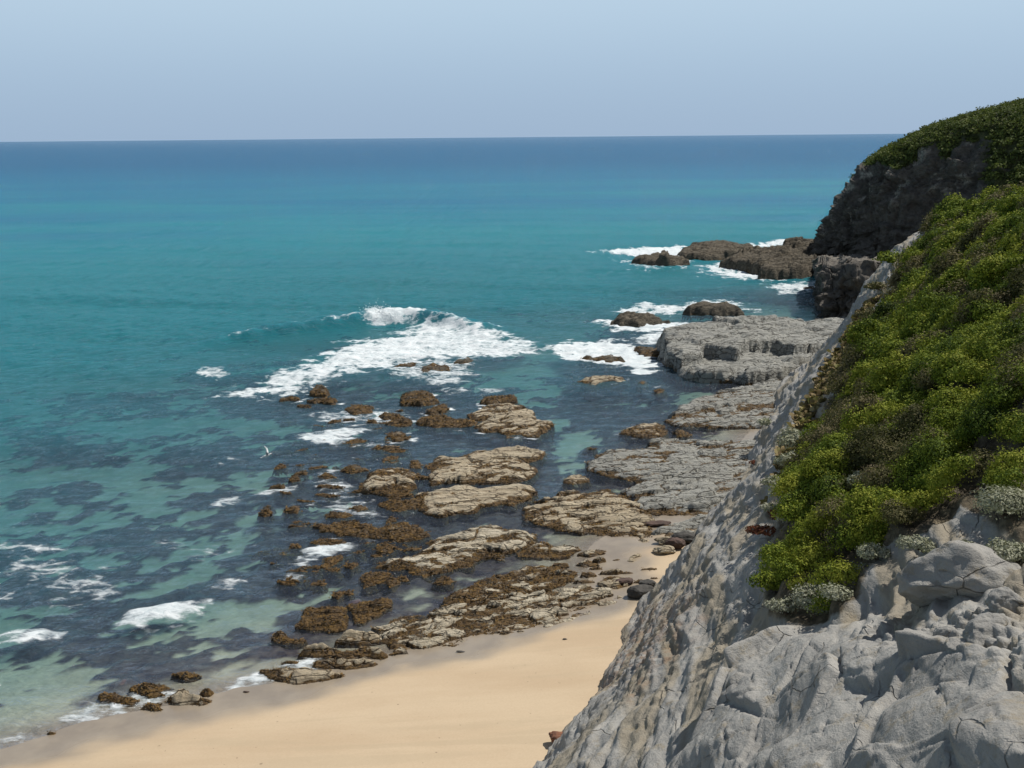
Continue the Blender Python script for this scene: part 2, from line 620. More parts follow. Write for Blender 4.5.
def mat_headland():
    k = NT('headland_rock')
    veg = k.attr('soil')
    pale = k.attr('pale')
    p = k.pos()
    ps = k.pos((0.8, 0.8, 1.0))
    n1 = k.noise(ps, 0.5, 6, 0.68, 0.5)
    n2 = k.noise(p, 1.3, 6, 0.7)
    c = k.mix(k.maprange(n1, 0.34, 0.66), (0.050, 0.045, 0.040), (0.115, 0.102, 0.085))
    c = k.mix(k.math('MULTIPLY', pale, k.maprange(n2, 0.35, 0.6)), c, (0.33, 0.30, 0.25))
    so = k.mix(k.maprange(n2, 0.35, 0.65), (0.040, 0.050, 0.020), (0.085, 0.088, 0.036))
    sf = k.maprange(k.math('ADD', veg, k.math('MULTIPLY', k.math('SUBTRACT', k.noise(p, 0.5, 5, 0.7), 0.5), 0.8)), 0.40, 0.60)
    c = k.mix(sf, c, so)
    return k.done(k.principled(c, 0.9, 0.25, k.bump(k.math('ADD', n1, n2), 0.8, 0.5)))


def mat_leaf(name, cols, sheen=0.35, transl=0.25):
    """leaf colour from the per-leaf attribute 'tint' 0..1 over a ramp"""
    k = NT(name)
    t = k.attr('tint')
    rp = k.n('ShaderNodeValToRGB')
    rp.color_ramp.interpolation = 'LINEAR'
    el = rp.color_ramp.elements
    while len(el) < len(cols):
        el.new(0.5)
    for i, c in enumerate(cols):
        el[i].position = i / (len(cols) - 1)
        el[i].color = (*c, 1)
    k.put(rp.inputs[0], t)
    p = k.principled(rp.outputs[0], 0.75, sheen * 0.4)
    tr = k.n('ShaderNodeBsdfTranslucent')
    k.put(tr.inputs[0], k.mix(0.5, rp.outputs[0], (0.10, 0.13, 0.01)))
    mx = k.n('ShaderNodeMixShader')
    mx.inputs[0].default_value = transl
    k.put(mx.inputs[1], p)
    k.put(mx.inputs[2], tr.outputs[0])
    return k.done(mx.outputs[0])


def mat_plain(name, col, col2=None, scale=4.0, rough=0.8, bump=0.4, dist=0.05):
    k = NT(name)
    n = k.noise(k.pos(), scale, 5, 0.65)
    c = k.mix(k.maprange(n, 0.32, 0.68), col, col2 or tuple(x * 0.7 for x in col))
    return k.done(k.principled(c, rough, 0.3, k.bump(n, bump, dist)))


M_SEA = mat_sea()
M_GROUND = mat_ground()
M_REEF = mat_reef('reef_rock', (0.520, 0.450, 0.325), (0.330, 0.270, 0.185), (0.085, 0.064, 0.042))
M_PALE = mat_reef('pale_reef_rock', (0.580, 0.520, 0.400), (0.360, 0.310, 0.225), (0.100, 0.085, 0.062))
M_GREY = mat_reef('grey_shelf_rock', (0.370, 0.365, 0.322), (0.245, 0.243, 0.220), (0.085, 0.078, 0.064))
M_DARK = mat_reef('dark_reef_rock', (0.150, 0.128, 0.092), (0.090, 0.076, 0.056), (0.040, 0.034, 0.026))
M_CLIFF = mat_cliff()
M_HEAD = mat_headland()
M_WEED = mat_leaf('seaweed', [(0.020, 0.013, 0.007), (0.070, 0.040, 0.014), (0.160, 0.092, 0.026), (0.240, 0.150, 0.045)], 0.5, 0.1)
M_HEATH = mat_leaf('heath_leaf', [(0.022, 0.036, 0.010), (0.050, 0.080, 0.014), (0.120, 0.170, 0.020), (0.215, 0.258, 0.027), (0.315, 0.325, 0.047)])
M_SCRUB = mat_leaf('dull_scrub_leaf', [(0.045, 0.048, 0.022), (0.085, 0.085, 0.034), (0.140, 0.125, 0.055), (0.200, 0.165, 0.090)])
M_SILVER = mat_leaf('silver_leaf', [(0.200, 0.210, 0.130), (0.320, 0.330, 0.225), (0.430, 0.430, 0.320), (0.540, 0.525, 0.430)])
M_DRY = mat_leaf('dry_grass', [(0.120, 0.085, 0.040), (0.210, 0.155, 0.075), (0.310, 0.245, 0.125), (0.180, 0.170, 0.060)])
M_RED = mat_leaf('red_succulent', [(0.090, 0.025, 0.018), (0.160, 0.045, 0.030), (0.220, 0.080, 0.045), (0.120, 0.090, 0.030)])
M_SCRUB2 = mat_leaf('headland_scrub_leaf', [(0.050, 0.066, 0.022), (0.090, 0.118, 0.032), (0.145, 0.172, 0.050), (0.205, 0.205, 0.080)])
M_STEM = mat_plain('woody_stem', (0.110, 0.085, 0.060), (0.055, 0.042, 0.030), 12)
# ------------------------------------------------------------------ ground: beach and seabed in one sheet, from spot heights
SPOTS = [  # px, py, height
    (0, 749, 0), (60, 729, 0), (130, 712, 0), (232, 692, 0), (268, 684, 0.02), (350, 680, 0.1), (398, 656, 0.08), (445, 651, 0.10),
    (490, 639, 0.10), (540, 630, 0.12), (580, 617, 0.13), (620, 604, 0.15), (600, 588, 0.03), (560, 575, -0.06), (545, 545, -0.30),
    (580, 540, -0.12), (612, 546, 0.18), (650, 552, 0.40), (690, 552, 0.42), (640, 576, 0.04), (650, 602, 0.45), (600, 650, 0.85),
    (540, 705, 1.1), (540, 768, 1.5), (300, 768, 1.0), (100, 768, 0.42), (420, 700, 0.75), (200, 735, 0.40), (0, 790, 0.5), (-120, 800, 0.1),
    (-200, 760, -0.7), (660, 515, 0.0), (705, 520, 0.12), (730, 480, 0.1), (770, 430, 0.2), (805, 380, 0.2), (830, 320, -0.8), (850, 330, -0.8),
    (200, 662, -0.40), (100, 665, -0.75), (0, 700, -0.60), (300, 625, -0.50), (400, 592, -0.45), (460, 545, -0.60), (560, 490, -0.8), (560, 440, -1.3),
    (610, 400, -1.9), (480, 380, -1.9), (300, 500, -1.1), (200, 560, -1.3), (0, 600, -1.7), (0, 500, -2.3), (150, 450, -2.4), (300, 425, -1.9),
    (0, 400, -3.8), (200, 355, -4.4), (450, 300, -5.5), (600, 310, -5), (760, 295, -5), (0, 320, -7), (300, 280, -8), (650, 225, -11),
    (0, 240, -12), (400, 205, -14), (-200, 450, -4), (-200, 300, -10), (1000, 230, -6), (1000, 300, -2)]
_sp = np.array([at_z(a, b, c)[:2] for a, b, c in SPOTS])
ground_tps = TPS(_sp, [s[2] for s in SPOTS], 1e-4)


def ground_z(X, Y):
    X = np.asarray(X, float)
    Y = np.asarray(Y, float)
    far = sstep(230, 420, np.hypot(X, Y * 0.9))
    side = sstep(70, 160, np.abs(X + 10))
    Xc = np.clip(X, -140, 130)
    Yc = np.clip(Y, 36, 360)
    z = np.clip(ground_tps(Xc, Yc), -16, 4)
    deep = -14 - 12.5 * sstep(260, 1500, Y) - 0.0 * side
    z = z * (1 - far) + deep * far
    return z


def graded(dense0, dense1, step, lo, hi, grow=1.06, cap=4000):
    mid = np.arange(dense0, dense1 + step * 0.5, step)
    a = []
    s, v = step, mid[-1]
    while v < hi:
        s = min(s * grow, cap)
        v += s
        a.append(v)
    b = []
    s, v = step, mid[0]
    while v > lo:
        s = min(s * grow, cap)
        v -= s
        b.append(v)
    return np.array(b[::-1] + list(mid) + a)


# weed-covered reef under the water (dark patches), traced loosely and broken up by noise
KELP = [[(20, 420), (90, 425), (160, 450), (120, 458), (40, 448)], [(20, 480), (70, 478), (150, 505), (230, 510), (180, 525), (90, 508)],
        [(40, 512), (150, 520), (165, 545), (90, 555), (45, 540)], [(150, 430), (230, 432), (262, 460), (180, 470), (145, 455)],
        [(180, 375), (330, 375), (420, 395), (420, 430), (300, 415), (200, 400)], [(190, 350), (300, 345), (340, 355), (260, 385), (185, 385)],
        [(260, 425), (400, 410), (420, 520), (380, 560), (300, 560), (250, 500)], [(160, 480), (250, 480), (270, 530), (190, 540)],
        [(0, 555), (110, 560), (130, 600), (50, 625), (0, 610)], [(90, 595), (180, 590), (250, 570), (270, 600), (160, 640), (90, 625)],
        [(0, 622), (50, 620), (60, 650), (0, 665)], [(50, 640), (110, 640), (150, 655), (100, 665), (55, 660)], [(45, 668), (100, 668), (110, 678), (50, 680)],
        [(255, 545), (350, 535), (400, 560), (420, 590), (330, 600), (270, 590)], [(285, 595), (400, 590), (395, 640), (290, 650)],
        [(160, 575), (250, 555), (262, 600), (180, 600)], [(405, 370), (520, 385), (560, 430), (555, 520), (400, 530)], [(540, 370), (680, 370), (690, 440), (590, 460), (560, 420)],
        [(400, 530), (560, 500), (560, 560), (400, 600)], [(105, 675), (220, 665), (215, 705), (110, 708)], [(240, 645), (330, 645), (320, 690), (240, 690)],
        [(590, 350), (700, 345), (690, 400), (600, 400)], [(60, 375), (180, 380), (170, 400), (70, 400)], [(0, 400), (60, 405), (60, 420), (0, 420)],
        [(600, 320), (690, 315), (690, 345), (600, 345)], [(590, 245), (830, 240), (830, 300), (640, 275)]]
KELP_W = [[at_z(a, b, -0.8)[:2] for a, b in p] for p in KELP]


def kelp_mask(X, Y):
    c, s = math.cos(math.radians(-20)), math.sin(math.radians(-20))
    A, B = X * c - Y * s, X * s + Y * c
    n = fbm2(A / 9.0, B / 5.5, 5, 41, 0.58)
    best = np.full(X.shape, -9.0)
    for p in KELP_W:
        P = np.array(p)
        lo, hi = P.min(0) - 8, P.max(0) + 8
        m = (X > lo[0]) & (X < hi[0]) & (Y > lo[1]) & (Y < hi[1])
        if m.any():
            best[m] = np.maximum(best[m], poly_sd(X[m], Y[m], p))
    near = np.clip(best / 3.0, -1.2, 1.0)
    n2 = fbm2(A / 2.6, B / 1.3, 4, 77, 0.6)
    v = near * 0.60 + n * 1.05 + n2 * 0.70 + 0.16 * (Y < 130)
    return sstep(-0.06, 0.26, v)


gx = graded(-95, 66, 0.5, -26000, 26000, 1.10)
gy = graded(30, 190, 0.5, -60, 40000, 1.08)
GX, GY = np.meshgrid(gx, gy, indexing='ij')
GZ = ground_z(GX, GY)
kel = kelp_mask(GX, GY) * sstep(-0.05, -0.45, GZ) * (1 - 0.35 * sstep(-5, -12, GZ)) * (GZ < 0)
beach_n = fbm2(GX / 2.2, GY / 2.2, 4, 5)
GZ = GZ + np.where(GZ > -0.2, 0.018, 0.10) * beach_n + 0.35 * kel * (0.5 + fbm2(GX / 1.7, GY / 1.7, 3, 9))
wetm = 1 - sstep(0.16, 0.36, GZ + 0.10 * fbm2(GX / 5, GY / 3, 3, 12))
ground = mesh_np('ground', np.c_[GX.ravel(), GY.ravel(), GZ.ravel()], grid_faces(len(gx), len(gy)), M_GROUND, {'wet': wetm, 'kelp': kel, 'under': sstep(-0.04, -0.30, GZ)})
tag(ground, kind='structure')

# ------------------------------------------------------------------ the sea: surface with swell, one breaker and foam
FOAM = [  # density, edge softness (m), outline in the photograph
    (0.82, 3.0, [(222, 393), (245, 386), (300, 368), (335, 348), (352, 339), (390, 335), (410, 328), (440, 326), (500, 332), (530, 341), (540, 351), (510, 356), (480, 357), (440, 361), (400, 364), (360, 372), (320, 383), (270, 394), (240, 396)]),
    (0.62, 2.5, [(380, 372), (420, 360), (470, 358), (480, 370), (460, 385), (497, 388), (492, 394), (440, 388), (400, 382)]),
    (1.0, 2.0, [(548, 346), (590, 341), (625, 341), (648, 352), (664, 368), (640, 374), (615, 366), (590, 362), (560, 357)]),
    (0.65, 2.0, [(480, 352), (560, 344), (560, 350), (500, 358)]),
    (0.95, 2.5, [(596, 321), (612, 317), (630, 327), (655, 322), (688, 322), (692, 327), (655, 331), (615, 330)]),
    (0.9, 3.0, [(618, 311), (640, 305), (680, 308), (694, 304), (692, 312), (660, 313), (630, 313)]),
    (0.9, 3.0, [(682, 309), (700, 300), (730, 301), (748, 310), (740, 306), (710, 303)]),
    (0.75, 2.0, [(640, 336), (672, 328), (676, 338), (652, 346), (636, 344)]),
    (0.95, 5.0, [(598, 252), (640, 247), (692, 245), (680, 262), (650, 256), (630, 255)]),
    (0.9, 5.0, [(620, 258), (640, 263), (690, 266), (736, 262), (736, 268), (770, 274), (766, 281), (730, 278), (700, 266), (645, 268)]),
    (1.0, 5.0, [(750, 243), (790, 241), (770, 249), (752, 250)]),
    (0.8, 3.0, [(768, 285), (815, 283), (818, 290), (780, 291)]),
    (0.92, 0.8, [(116, 621), (150, 611), (190, 602), (222, 596), (207, 609), (165, 622), (135, 625)]),
    (0.62, 1.3, [(193, 583), (225, 575), (243, 580), (226, 588), (200, 589)]),
    (0.72, 1.3, [(-20, 594), (14, 592), (18, 598), (-20, 603)]),
    (0.72, 1.3, [(-20, 640), (30, 632), (54, 632), (46, 639), (10, 644), (-20, 652)]),
    (0.50, 2.0, [(0, 545), (60, 545), (118, 580), (115, 605), (60, 600), (10, 575)]),
    (0.38, 2.0, [(150, 530), (250, 540), (250, 560), (170, 560)]),
    (0.80, 1.4, [(296, 437), (330, 430), (355, 424), (372, 428), (352, 440), (320, 446)]),
    (0.50, 2.0, [(300, 415), (370, 402), (420, 410), (380, 425), (320, 428)]),
    (0.50, 2.0, [(300, 470), (360, 478), (385, 515), (340, 520), (310, 500)]),
    (0.78, 1.0, [(295, 553), (320, 541), (350, 540), (376, 536), (378, 541), (350, 549), (320, 558), (298, 560)]),
    (0.75, 0.7, [(285, 566), (308, 562), (318, 564), (300, 568)]),
    (0.85, 0.6, [(280, 580), (288, 573), (297, 576), (294, 580)]),
    (0.72, 1.1, [(224, 687), (246, 668), (286, 655), (314, 656), (312, 668), (270, 672), (244, 686)]),
    (0.60, 1.0, [(0, 738), (40, 720), (80, 704), (120, 692), (180, 684), (215, 684), (180, 700), (120, 712), (60, 728), (0, 747)]),
    (0.60, 0.7, [(205, 500), (235, 495), (242, 502), (215, 506)]), (0.6, 0.9, [(218, 457), (236, 457), (242, 462), (224, 463)]),
    (0.7, 0.6, [(256, 488), (300, 482), (300, 488), (262, 492)]), (0.6, 1.0, [(200, 368), (232, 372), (226, 380), (196, 376)])]
FOAM_W = [(f, e, [at_z(a, b, 0.1)[:2] for a, b in p]) for f, e, p in FOAM]
CREST = [at_z(a, b, 0.8)[:2] for a, b in [(130, 352), (175, 345), (230, 335), (270, 331), (330, 326), (370, 322), (410, 319), (460, 324), (520, 332)]]

sx = graded(-98, 68, 0.4, -26000, 26000, 1.10)
sy = graded(38, 200, 0.4, -60, 40000, 1.06)
SX, SY = np.meshgrid(sx, sy, indexing='ij')
bed = ground_z(SX, SY)
kel2 = kelp_mask(SX, SY)
sea_z = np.zeros(SX.shape)
dep = np.clip(-bed, 0, 40)
damp = sstep(0.05, 2.5, dep)
fade = 1 - sstep(350, 900, SY)
ph = (SY * 0.985 + SX * 0.17) + 6 * fbm2(SX / 60, SY / 60, 2, 3)
sea_z += damp * fade * (0.34 * (np.sin(ph / 4.6) + 0.35 * np.sin(ph / 2.3 + 0.6)) * (0.7 + 0.6 * fbm2(SX / 50, SY / 25, 2, 4)) + 0.10 * np.sin(ph / 1.7 + 1.3 + SX / 35))
sea_z += (0.03 + 0.16 * damp) * fade * fbm2(SX / 3.6, SY / 2.0, 3, 8)
cd, cpos, cside = line_dist(SX, SY, CREST)
amp = 2.2 * sstep(0.02, 0.45, cpos) * (1 - sstep(0.72, 1.0, cpos))
wid = np.where(cside > 0, 4.2, 1.5)
crest = np.exp(-(cd / wid) ** 2) * (cd < 14)
sea_z += amp * crest * (1 + 0.25 * fbm2(SX / 2.5, SY / 2.5, 2, 15))
# second, smaller breakers close in
for ln, a2, w2 in (([(95, 628), (135, 620), (165, 613), (200, 603), (226, 595)], 0.45, 0.9), ([(-40, 655), (0, 645), (30, 636), (60, 630)], 0.4, 0.9), ([(480, 350), (520, 347), (548, 346), (600, 345)], 0.55, 2.0)):
    L2 = [at_z(a, b, 0.2)[:2] for a, b in ln]
    d2, p2, s2 = line_dist(SX, SY, L2)
    sea_z += a2 * np.sin(np.pi * np.clip(p2, 0.03, 0.97)) * np.exp(-(d2 / np.where(s2 > 0, w2 * 2.2, w2)) ** 2)
foam = np.zeros(SX.shape)
fn = fbm2(SX / 3.2, SY / 2.2, 4, 21, 0.6)
for f, e, p in FOAM_W:
    P = np.array(p)
    lo, hi = P.min(0) - 3 * e, P.max(0) + 3 * e
    m = (SX > lo[0]) & (SX < hi[0]) & (SY > lo[1]) & (SY < hi[1])
    if m.any():
        sd = poly_sd(SX[m], SY[m], p) + fn[m] * e * 1.1
        foam[m] = np.maximum(foam[m], f * sstep(-e * 1.3, e * 1.1, sd))
# foam at the breaking right-hand end of the crest and along its lip
brk = sstep(0.52, 0.60, cpos) * (1 - sstep(0.68, 0.76, cpos))
foam = np.maximum(foam, brk * sstep(3.6, 1.2, cd + 0.9 * fn))
lip = (0.62 + 0.5 * fbm2(SX / 7.0, SY / 7.0, 2, 17)) * sstep(0.08, 0.30, cpos) * (1 - sstep(0.90, 1.0, cpos)) * sstep(1.0, 0.2, cd + 0.45 * fn)
foam = np.maximum(foam, 0.70 * np.clip(lip, 0, 1))
# swash line along the beach
sw = np.exp(-((dep - 0.035) / 0.03) ** 2) * (bed < 0.0) * (SX < at_z(345, 680)[0]) * (0.55 + 0.5 * fbm2(SX / 4, SY / 4, 2, 31))
foam = np.maximum(foam, 0.85 * np.clip(sw, 0, 1))
foam = np.clip(foam, 0, 1)
sea_z += 0.34 * foam * np.clip(fbm2(SX / 1.3, SY / 1.0, 3, 51) + 0.3, -0.3, 1) * damp
# the surface ends a little inland of the waterline, below the sand
deff = np.clip(sea_z - bed, 0.0, 40)
deff = np.where(foam > 0.2, deff + 0.6 * foam * damp, deff)
keep = bed < 0.75
Vs = np.c_[SX.ravel(), SY.ravel(), sea_z.ravel()]
Fs = grid_faces(len(sx), len(sy), keep)
Vs, Fs, At = compact(Vs, Fs, {'depth': deff, 'foam': foam})
sea = mesh_np('sea', Vs, Fs, M_SEA, At)
tag(sea, kind='structure')
del SX, SY, bed, kel2, sea_z, foam, deff, cd, cpos, cside

# ------------------------------------------------------------------ foreground cliff
D_U = np.array([0.396, 0.918])      # along the foot of the cliff
D_S = np.array([0.918, -0.396])     # inland
O_US = np.array([1.4, 42.0])


def to_us(x, y):
    rx, ry = np.asarray(x) - O_US[0], np.asarray(y) - O_US[1]
    return rx * D_U[0] + ry * D_U[1], rx * D_S[0] + ry * D_S[1]


def from_us(u, s):
    return O_US[0] + u * D_U[0] + s * D_S[0], O_US[1] + u * D_U[1] + s * D_S[1]


CP = []
for a, b in [(536, 772), (575, 730), (600, 690), (640, 610), (678, 565), (712, 520), (745, 465), (775, 415), (800, 375), (822, 345)]:
    CP.append(at_z(a, b, 0.9 if b > 560 else 0.4))
for a, b, t in [(1024, 768, 15.3), (900, 740, 19.5), (800, 740, 23.5), (700, 760, 26.5), (650, 700, 33.5), (1024, 640, 20.5), (900, 640, 24.5), (770, 610, 33), (1000, 530, 26), (860, 590, 29),
                (740, 560, 41), (700, 620, 38), (790, 470, 52), (800, 420, 65), (850, 350, 82), (900, 400, 48), (1024, 400, 34),
                (1024, 300, 48), (960, 280, 68), (1024, 235, 66), (1024, 204, 85), (985, 215, 92), (950, 221, 98), (915, 232, 103), (888, 264, 106),
                (873, 303, 108), (847, 325, 115)]:
    CP.append(at_t(a, b, t))
for a, b, t, dz in [(1024, 204, 100, -9), (985, 215, 107, -9), (950, 221, 113, -9), (915, 232, 118, -9), (888, 264, 120, -9), (873, 303, 121, -8), (847, 325, 128, -7)]:
    p = at_t(a, b, t)
    CP.append(p + np.array([0, 0, dz]))
for u, s, z in [(-35, 0, 1.0), (-60, 0, 1), (-60, 20, 23), (-38, 15, 19.5), (-40, 30, 28), (-60, 45, 30), (0, 40, 32), (30, 38, 32), (50, 45, 28), (112, 8, -2), (125, 0, -3), (118, 20, -3), (95, 30, 0)]:
    x, y = from_us(u, s)
    CP.append(np.array([x, y, z]))
CP = np.array(CP)
cu, cs_ = to_us(CP[:, 0], CP[:, 1])
cliff_tps = TPS(np.c_[cu, cs_], CP[:, 2], 2e-4)


def cliff_z(u, s):
    z = cliff_tps(u, np.maximum(s, -0.5))
    z0 = cliff_tps(u, np.full(np.shape(s), -0.5))
    return np.where(s < -0.5, z0 + (s + 0.5) * 1.5, z)


def cliff_hit(px, py, t0=6.0, t1=170.0):
    d = ray(px, py)
    ts = np.arange(t0, t1, 0.2)
    X, Y, Z = d[0] * ts, d[1] * ts, CAM_H + d[2] * ts
    u, s = to_us(X, Y)
    below = Z < cliff_z(u, s)
    i = int(np.argmax(below)) if below.any() else len(ts) - 1
    return u[i], s[i], ts[i]


def us_poly(pts):
    return [cliff_hit(a, b)[:2] for a, b in pts]


VEG_PX = [(884, 318), (864, 345), (843, 385), (822, 425), (806, 450), (788, 500), (780, 540), (764, 585), (768, 615), (790, 622), (840, 612), (868, 585), (885, 552),
          (930, 540), (965, 512), (990, 520), (1030, 555), (1030, 192), (985, 203), (950, 211), (915, 228), (888, 258)]
VEG = us_poly(VEG_PX[:17])
VEG = VEG + [(10, 22), (20, 44), (50, 44), (80, 22), (84, 16)]
RUST = us_poly([(690, 585), (640, 610), (615, 660), (600, 700), (640, 690), (690, 640), (700, 600)])
RUBBLE = us_poly([(860, 640), (905, 618), (950, 640), (1035, 600), (1035, 690), (960, 660), (900, 668)])
KNOB = us_poly([(768, 625), (740, 660), (700, 720), (670, 775), (900, 800), (1040, 790), (1035, 660), (930, 655), (860, 632)])
GULLY = us_poly([(772, 612), (742, 650), (700, 700), (650, 772)])

uu = [-34.0]
while uu[-1] < 122:
    uu.append(uu[-1] + max(0.0023 * (uu[-1] + 39.5) + 0.006, 0.025))
uu = np.array(uu)
ss = np.r_[np.arange(-2.4, -0.6, 0.3), np.arange(-0.6, 24, 0.046), np.arange(24, 46, 0.5)]
U, S = np.meshgrid(uu, ss, indexing='ij')
Z = cliff_z(U, S)
X, Y = from_us(U, S)
P3 = np.stack([X, Y, Z], -1)


def grid_normals(P):
    du = np.gradient(P, axis=0)
    ds = np.gradient(P, axis=1)
    n = np.cross(ds, du)
    n /= np.linalg.norm(n, axis=-1, keepdims=True) + 1e-9
    n *= np.sign(n[..., 2:3] + 1e-9)
    return n


N3 = grid_normals(P3)
vegd = poly_sd(U, S, VEG)
knob = sstep(-0.8, 0.9, poly_sd(U, S, KNOB))
rub = sstep(-0.5, 0.6, poly_sd(U, S, RUBBLE))
rst = sstep(-0.8, 0.9, poly_sd(U, S, RUST) + 0.8 * fbm2(U / 1.5, S / 1.0, 3, 61))
soil = sstep(-0.5, 0.5, vegd)
gd, gp, _g = line_dist(U, S, GULLY)
# (1) long left face: thin beds that run along the cliff, scalloped by weather
A = S + 0.10 * U
low = fbm2(U / 7.0, S / 4.0, 3, 73)
fl = fbm2(U / 4.5 + 0.5 * low, A / 0.55, 4, 71, 0.55)
fl2 = fbm2(U / 1.3, (A - 0.2 * U) / 0.26, 3, 72, 0.55)
scallop = np.abs(fbm2((U + 0.7 * S) / 1.3, (A - 0.3 * U) / 0.55, 3, 74, 0.5))
fa, fg, fr_ = facets(U / 2.6 + 0.3 * low, (S + 0.12 * U) / 0.85, 301, 0.15, 0.36)
fb, fg2, fr2 = facets(U / 1.5, (S + 0.15 * U) / 0.34, 302, 0.045, 0.13)
fc, fg3, fr3 = facets(U / 0.55, (S + 0.1 * U) / 0.16, 303, 0.016, 0.045)
face = 0.55 * low + fa + fb + fc + 0.13 * fl + 0.035 * fl2 + 0.07 * (0.35 - scallop)
F1, F2, rc, ox, oy = voro2(U / 0.38 + 0.4 * fl, S / 0.26 + 0.4 * fl2, 81)
face = face + rst * (0.10 * (0.6 - F1) + 0.09 * (rc - 0.5) - 0.06 * np.exp(-((F2 - F1) / 0.12) ** 2))
# (2) knob of big smooth jointed blocks in the near corner
wu = U + 0.45 * fbm2(U / 2.6, S / 2.6, 2, 91)
ws = S + 0.35 * fbm2(U / 2.6 + 9, S / 2.6, 2, 92)
G1, G2, gr, gox, goy = voro2(wu / 2.3, ws / 1.25, 93)
gap = G2 - G1
blk = 0.14 * (gr - 0.5) + 0.05 * sstep(0.0, 0.25, gap) + 0.15 * goy + 0.10 * gox * (gr - 0.3)
crk = np.exp(-(gap / 0.055) ** 2) * sstep(0.1, 0.4, gr + 0.4 * fbm2(U / 1.4, S / 1.4, 2, 90))
bil = np.abs(noise2(U / 6.0 + 0.25 * low, S / 2.4 + 0.12 * U, 95)) + 0.16 * np.abs(noise2(U / 2.4, S / 0.8 + 0.3 * low, 88))
chip = sstep(0.10, 0.45, fbm2(U / 2.4, S / 1.6, 3, 97))
H1, H2, hr, hox, hoy = voro2(wu / 0.55 + 0.2 * fl, ws / 0.30 + 3, 94)
facet = 0.10 * (hr - 0.5) + 0.10 * hoy
ka, kg, kr = facets(U / 3.6, (S - 0.1 * U) / 1.75, 311, 0.50, 1.05, 0.12)
kb, kg2, kr2 = facets(U / 1.05, S / 0.55, 312, 0.09, 0.30)
kc_, kg3, kr3 = facets(U / 0.36, S / 0.2, 313, 0.022, 0.075)
crk = np.exp(-(kg / 0.060) ** 2) + 0.45 * np.exp(-(kg2 / 0.075) ** 2) * (kr2 > 0.45)
kn = 0.45 + ka + kb * (0.12 + 0.8 * chip) + kc_ * (0.12 + 0.8 * chip) - 0.16 * crk + 0.35 * fbm2(U / 5.0, S / 3.0, 2, 96) + 0.32 * bil + 0.035 * fbm2(U / 2.6, (S + 0.15 * U) / 0.35, 3, 89)
kn = kn - 1.5 * np.exp(-(gd / 0.9) ** 2)
# (3) stony rubble above the knob
Q1, Q2, qr, qox, qoy = voro2(wu / 0.34, ws / 0.24, 98)
rb = 0.22 * sstep(0.65, 0.1, Q1) + 0.16 * (qr - 0.5)
disp = face * (1 - knob) + kn * knob + rub * (rb - 0.15 * 0)
disp = disp * (1 - 0.55 * soil) + soil * 0.75 * fbm2(U / 3.2, S / 2.0, 3, 99)
fine = fbm3(X * 5, Y * 5, Z * 5, 3, 101)
disp = disp + 0.012 * fine
edge = sstep(-2.0, 0.3, S)
P3 = P3 + N3 * (disp * edge)[..., None]
streak = 0.48 + 0.9 * fbm2(U / 6.0, A / 0.9, 3, 105)
cliff = mesh_np('cliff', P3.reshape(-1, 3), grid_faces(len(uu), len(ss)), M_CLIFF,
                {'soil': soil, 'rust': np.clip(rst, 0, 1), 'streak': np.clip(streak, 0, 1) * (1 - knob)})
tag(cliff, kind='structure')


def surf(u, s):
    """displaced cliff surface at (u, s): position and normal"""
    i = np.clip(np.searchsorted(uu, u), 1, len(uu) - 2)
    j = np.clip(np.searchsorted(ss, s), 1, len(ss) - 2)
    return P3[i, j], N3[i, j]


# ------------------------------------------------------------------ headland beyond the cove
def col_pts(px, rows):
    """rows: (py, Y) -> points"""
    return [at_y(px, py, Y) for py, Y in rows]


HST = [
    col_pts(1110, [(330, 140), (300, 142), (262, 150), (235, 165), (200, 175), (160, 185), (130, 195), (98, 205), (90, 240), (96, 290)]),
    col_pts(1024, [(345, 148), (315, 149), (270, 154), (245, 174), (210, 184), (170, 191), (136, 197), (106, 208), (102, 250), (110, 300)]),
    col_pts(950, [(348, 152), (315, 153), (266, 157), (255, 196), (215, 203), (180, 206), (160, 208), (126, 215), (122, 250), (130, 300)]),
    col_pts(900, [(352, 155), (315, 156), (264, 160), (259, 205), (225, 210), (190, 213), (172, 215), (147, 221), (144, 252), (158, 300)]),
    col_pts(868, [(352, 157), (315, 158), (264, 162), (258, 212), (230, 216), (200, 218.5), (190, 220), (168, 225), (166, 252), (190, 300)]),
    col_pts(845, [(352, 159), (315, 160), (264, 165), (258, 218), (238, 221), (215, 223), (209, 224.5), (194, 229), (193, 252), (215, 300)]),
    col_pts(830, [(350, 160), (315, 162), (264, 168), (258, 222), (246, 225), (232, 226.5), (228, 228), (218, 233), (219, 254), (240, 300)]),
    [at_y(*q) for q in ((817, 347, 161), (822, 318, 164), (824, 264, 172), (817, 259, 227), (817, 252, 230), (818, 245, 232), (819, 240, 234), (821, 232, 240), (824, 234, 258), (824, 256, 300))],
    [at_y(*q) for q in ((815, 340, 170), (820, 315, 174), (822, 272, 181), (817, 262, 233), (817, 258, 238), (817, 256, 242), (818, 252, 246), (819, 250, 252), (821, 252, 266), (822, 265, 300))],
    [at_y(*q) for q in ((812, 330, 186), (815, 312, 190), (818, 284, 200), (818, 270, 240), (818, 268, 250), (818, 267, 258), (819, 266, 264), (820, 266, 270), (821, 266, 280), (822, 266, 300))],
]
HST = np.array(HST)                  # stations x rows x 3


